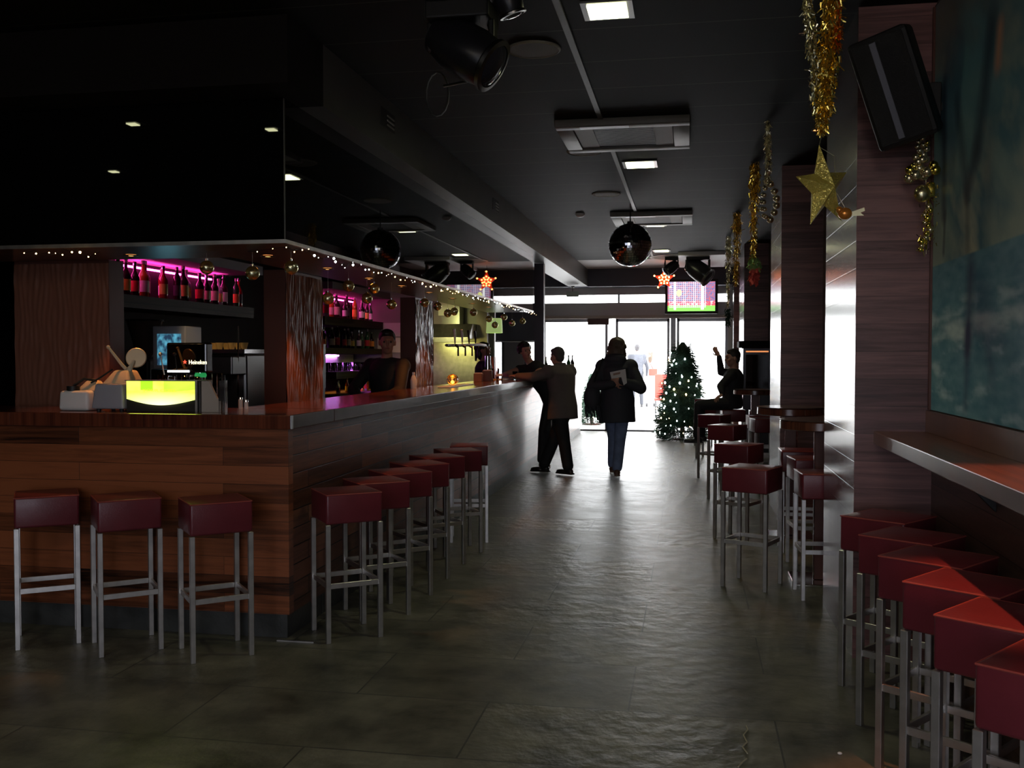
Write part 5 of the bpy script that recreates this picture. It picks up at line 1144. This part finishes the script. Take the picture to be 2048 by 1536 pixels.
# barman
J = dict(pel=(-2.960, 9.320, .98), neck=(-2.960, 9.300, 1.47), head=(-2.950, 9.280, 1.635), shL=(-2.780, 9.240, 1.40), shR=(-3.150, 9.380, 1.40), elL=(-2.740, 9.000, 1.16), elR=(-3.260, 9.160, 1.17),
         haL=(-2.850, 8.760, 1.10), haR=(-3.120, 8.940, 1.08), hiL=(-2.870, 9.300, .92), hiR=(-3.050, 9.350, .92), knL=(-2.870, 9.260, .5), knR=(-3.050, 9.310, .5), anL=(-2.870, 9.300, .09), anR=(-3.050, 9.350, .09))
bmn = person('barman in a black sweater standing behind the bar, facing the room', J, dict(face=(.35, -.95), bodyface=(.35, -.95), top=M_black_cl, bottom=M_black_cl, hair='short', haircol=M_hair, top_name='sweater', sl_r=.010, top_e=.022, top_k=1.05, curl=.9, s=1.04))
t = thing('white_bottle', 'small white bottle standing on the bar edge by the barman', 'bottle', (-2.72, 8.85, ZB))
MB().lathe([(.028, 0), (.03, .08), (.02, .11), (.012, .13)], (-2.60, 9.0, ZB), 18).build('bottle_body', M_paper, t, True); MB().lathe([(.014, .131), (.014, .155)], (-2.60, 9.0, ZB), 12).build('cap', M_white, t)
# bar woman behind the taps
J = dict(pel=(-2.98, 14.0, .96), neck=(-2.97, 13.97, 1.42), head=(-2.955, 13.94, 1.585), shL=(-2.90, 13.80, 1.35), shR=(-3.02, 14.14, 1.35), elL=(-2.92, 13.68, 1.10), elR=(-3.0, 14.3, 1.1),
         haL=(-2.80, 13.66, 1.0), haR=(-2.8, 14.2, 1.02), hiL=(-2.96, 13.92, .9), hiR=(-2.99, 14.09, .9), knL=(-2.93, 13.9, .5), knR=(-2.95, 14.08, .5), anL=(-2.96, 13.9, .09), anR=(-2.98, 14.08, .09))
person('dark-haired bar woman in profile behind the beer taps, lit yellow', J, dict(face=(.95, -.2), bodyface=(1, -.3), top=M_black_cl, bottom=M_black_cl, hair='tied', top_name='shirt', sleeve='short', curl=.6, s=.95))
# seated person at the far table
J = dict(pel=(.56, 13.45, .87), neck=(.58, 13.43, 1.32), head=(.56, 13.42, 1.47), shL=(.54, 13.25, 1.25), shR=(.60, 13.61, 1.25), elL=(.40, 13.15, 1.10), elR=(.42, 13.60, 1.28),
         haL=(.42, 13.05, 1.0), haR=(.385, 13.50, 1.50), hiL=(.52, 13.36, .86), hiR=(.52, 13.54, .86), knL=(.12, 13.28, .84), knR=(.14, 13.58, .83), anL=(.10, 13.28, .42), anR=(.16, 13.58, .42))
person('person in dark clothes seated at the furthest round table with one arm raised', J, dict(face=(-.9, -.3), bodyface=(-1, 0), top=M_black_cl, bottom=M_black_cl, hair='short', top_name='sweater', top_e=.018, sl_r=.006, curl=.5, hdR=(-.5, 0, .8), hnR=(-.5, -.6, 0), hdL=(-.6, -.4, -.4)))
stool(.57, 13.45, 4, 'cube stool carrying the seated person beside the furthest round table', 'stools tucked at the round tables')
# couple outside
def stand(x, y, h, label, top, bottom, **k):
    q = h/1.75
    J = dict(pel=(x, y, .95*q), neck=(x, y, 1.45*q), head=(x, y+.01, 1.62*q), shL=(x-.19*q, y, 1.39*q), shR=(x+.19*q, y, 1.39*q), elL=(x-.28*q, y, 1.10*q), elR=(x+.28*q, y, 1.10*q), haL=(x-.26*q, y+.03, .86*q), haR=(x+.26*q, y+.03, .86*q),
             hiL=(x-.09*q, y, .9*q), hiR=(x+.09*q, y, .9*q), knL=(x-.10*q, y-.03, .5*q), knR=(x+.11*q, y+.05, .5*q), anL=(x-.10*q, y-.08, .09*q), anR=(x+.13*q, y+.06, .09*q))
    o = dict(face=(0, 1), top=top, bottom=bottom, vox=.016, bvox=.012); o.update(k); return person(label, J, o)
stand(-1.52, 28.6, 1.86, 'man in dark clothes with his back turned outside the glass doors', M_coat, M_coat, hair='short', top_e=.03, top_name='jacket')
stand(-1.17, 29.4, 1.66, 'woman in a pale top and trousers outside the doors beside the man', M_blu, M_blu, hair='long', haircol=M_hairb, top_e=.02)
t = thing('shoulder_bag', 'red bag on the hip of the pale-clothed woman outside', 'bag', (-1.07, 29.2, .95)); MB().box(-1.2, -.95, 29.12, 29.22, .92, 1.12, .02).build('bag', M_red, t)
MB().tube([(-1.07, 29.2, 1.1), (-1.2, 29.2, 1.35)], .01).build('strap', M_red, t)

# ---------------------------------------------------------------- light and camera
wd = bpy.data.worlds.new('world'); bpy.context.scene.world = wd; wd.use_nodes = True
nt = wd.node_tree; bg = nt.nodes['Background']
sky = nt.nodes.new('ShaderNodeTexSky'); sky.sky_type = 'HOSEK_WILKIE'; sky.turbidity = 9; sky.ground_albedo = .8; sky.sun_direction = (0.2, .8, .5)
mx = nt.nodes.new('ShaderNodeMix'); mx.data_type = 'RGBA'; mx.inputs[0].default_value = .12; mx.inputs[6].default_value = (.96, .98, 1, 1); nt.links.new(sky.outputs[0], mx.inputs[7])
nt.links.new(mx.outputs[2], bg.inputs['Color']); bg.inputs['Strength'].default_value = 10.
p = area((-.65, -2.69, 1.22), (-.65, 0, 1.22), 3.5, 2.4, 1, (1, 1, 1), 'fill_window_portal'); p.data.cycles.is_portal = True
for x0, x1, z0, z1 in ((-2.9, .72, .0, 2.24), (-3.4, .72, 2.56, 2.72), (-4.6, -2.95, 1.02, 1.78)):
    p = area(((x0+x1)/2, YF+.13, (z0+z1)/2), ((x0+x1)/2, 0, (z0+z1)/2), x1-x0, z1-z0, 1, (1, 1, 1), 'door_portal'); p.data.cycles.is_portal = True
# unseen area lights added behind the camera as front fill
area((-2.2, -1.0, 3.1), (-2.2, 0.6, 0), 2.0, 1.2, 20, (1, .90, .76), 'rear_fill_light')
area((.2, .2, 3.15), (.8, 3.6, 1.2), .6, .6, 13, (1, .85, .72), 'rear_fill_light')

cam = bpy.data.cameras.new('camera'); co = bpy.data.objects.new('camera', cam); C.objects.link(co); bpy.context.scene.camera = co
cam.sensor_fit = 'HORIZONTAL'; cam.sensor_width = 36; cam.lens = 1950/2048*36; cam.clip_end = 300; cam.clip_start = .05
co.location = (0, 0, 1.5); yaw = math.atan(356/1950); pit = math.atan(56/1950)
co.rotation_euler = (math.pi/2-pit, 0, yaw)
vs = bpy.context.scene.view_settings; vs.view_transform = 'Standard'; vs.look = 'None'; vs.exposure = .35; vs.gamma = 1; vs.use_curve_mapping = False
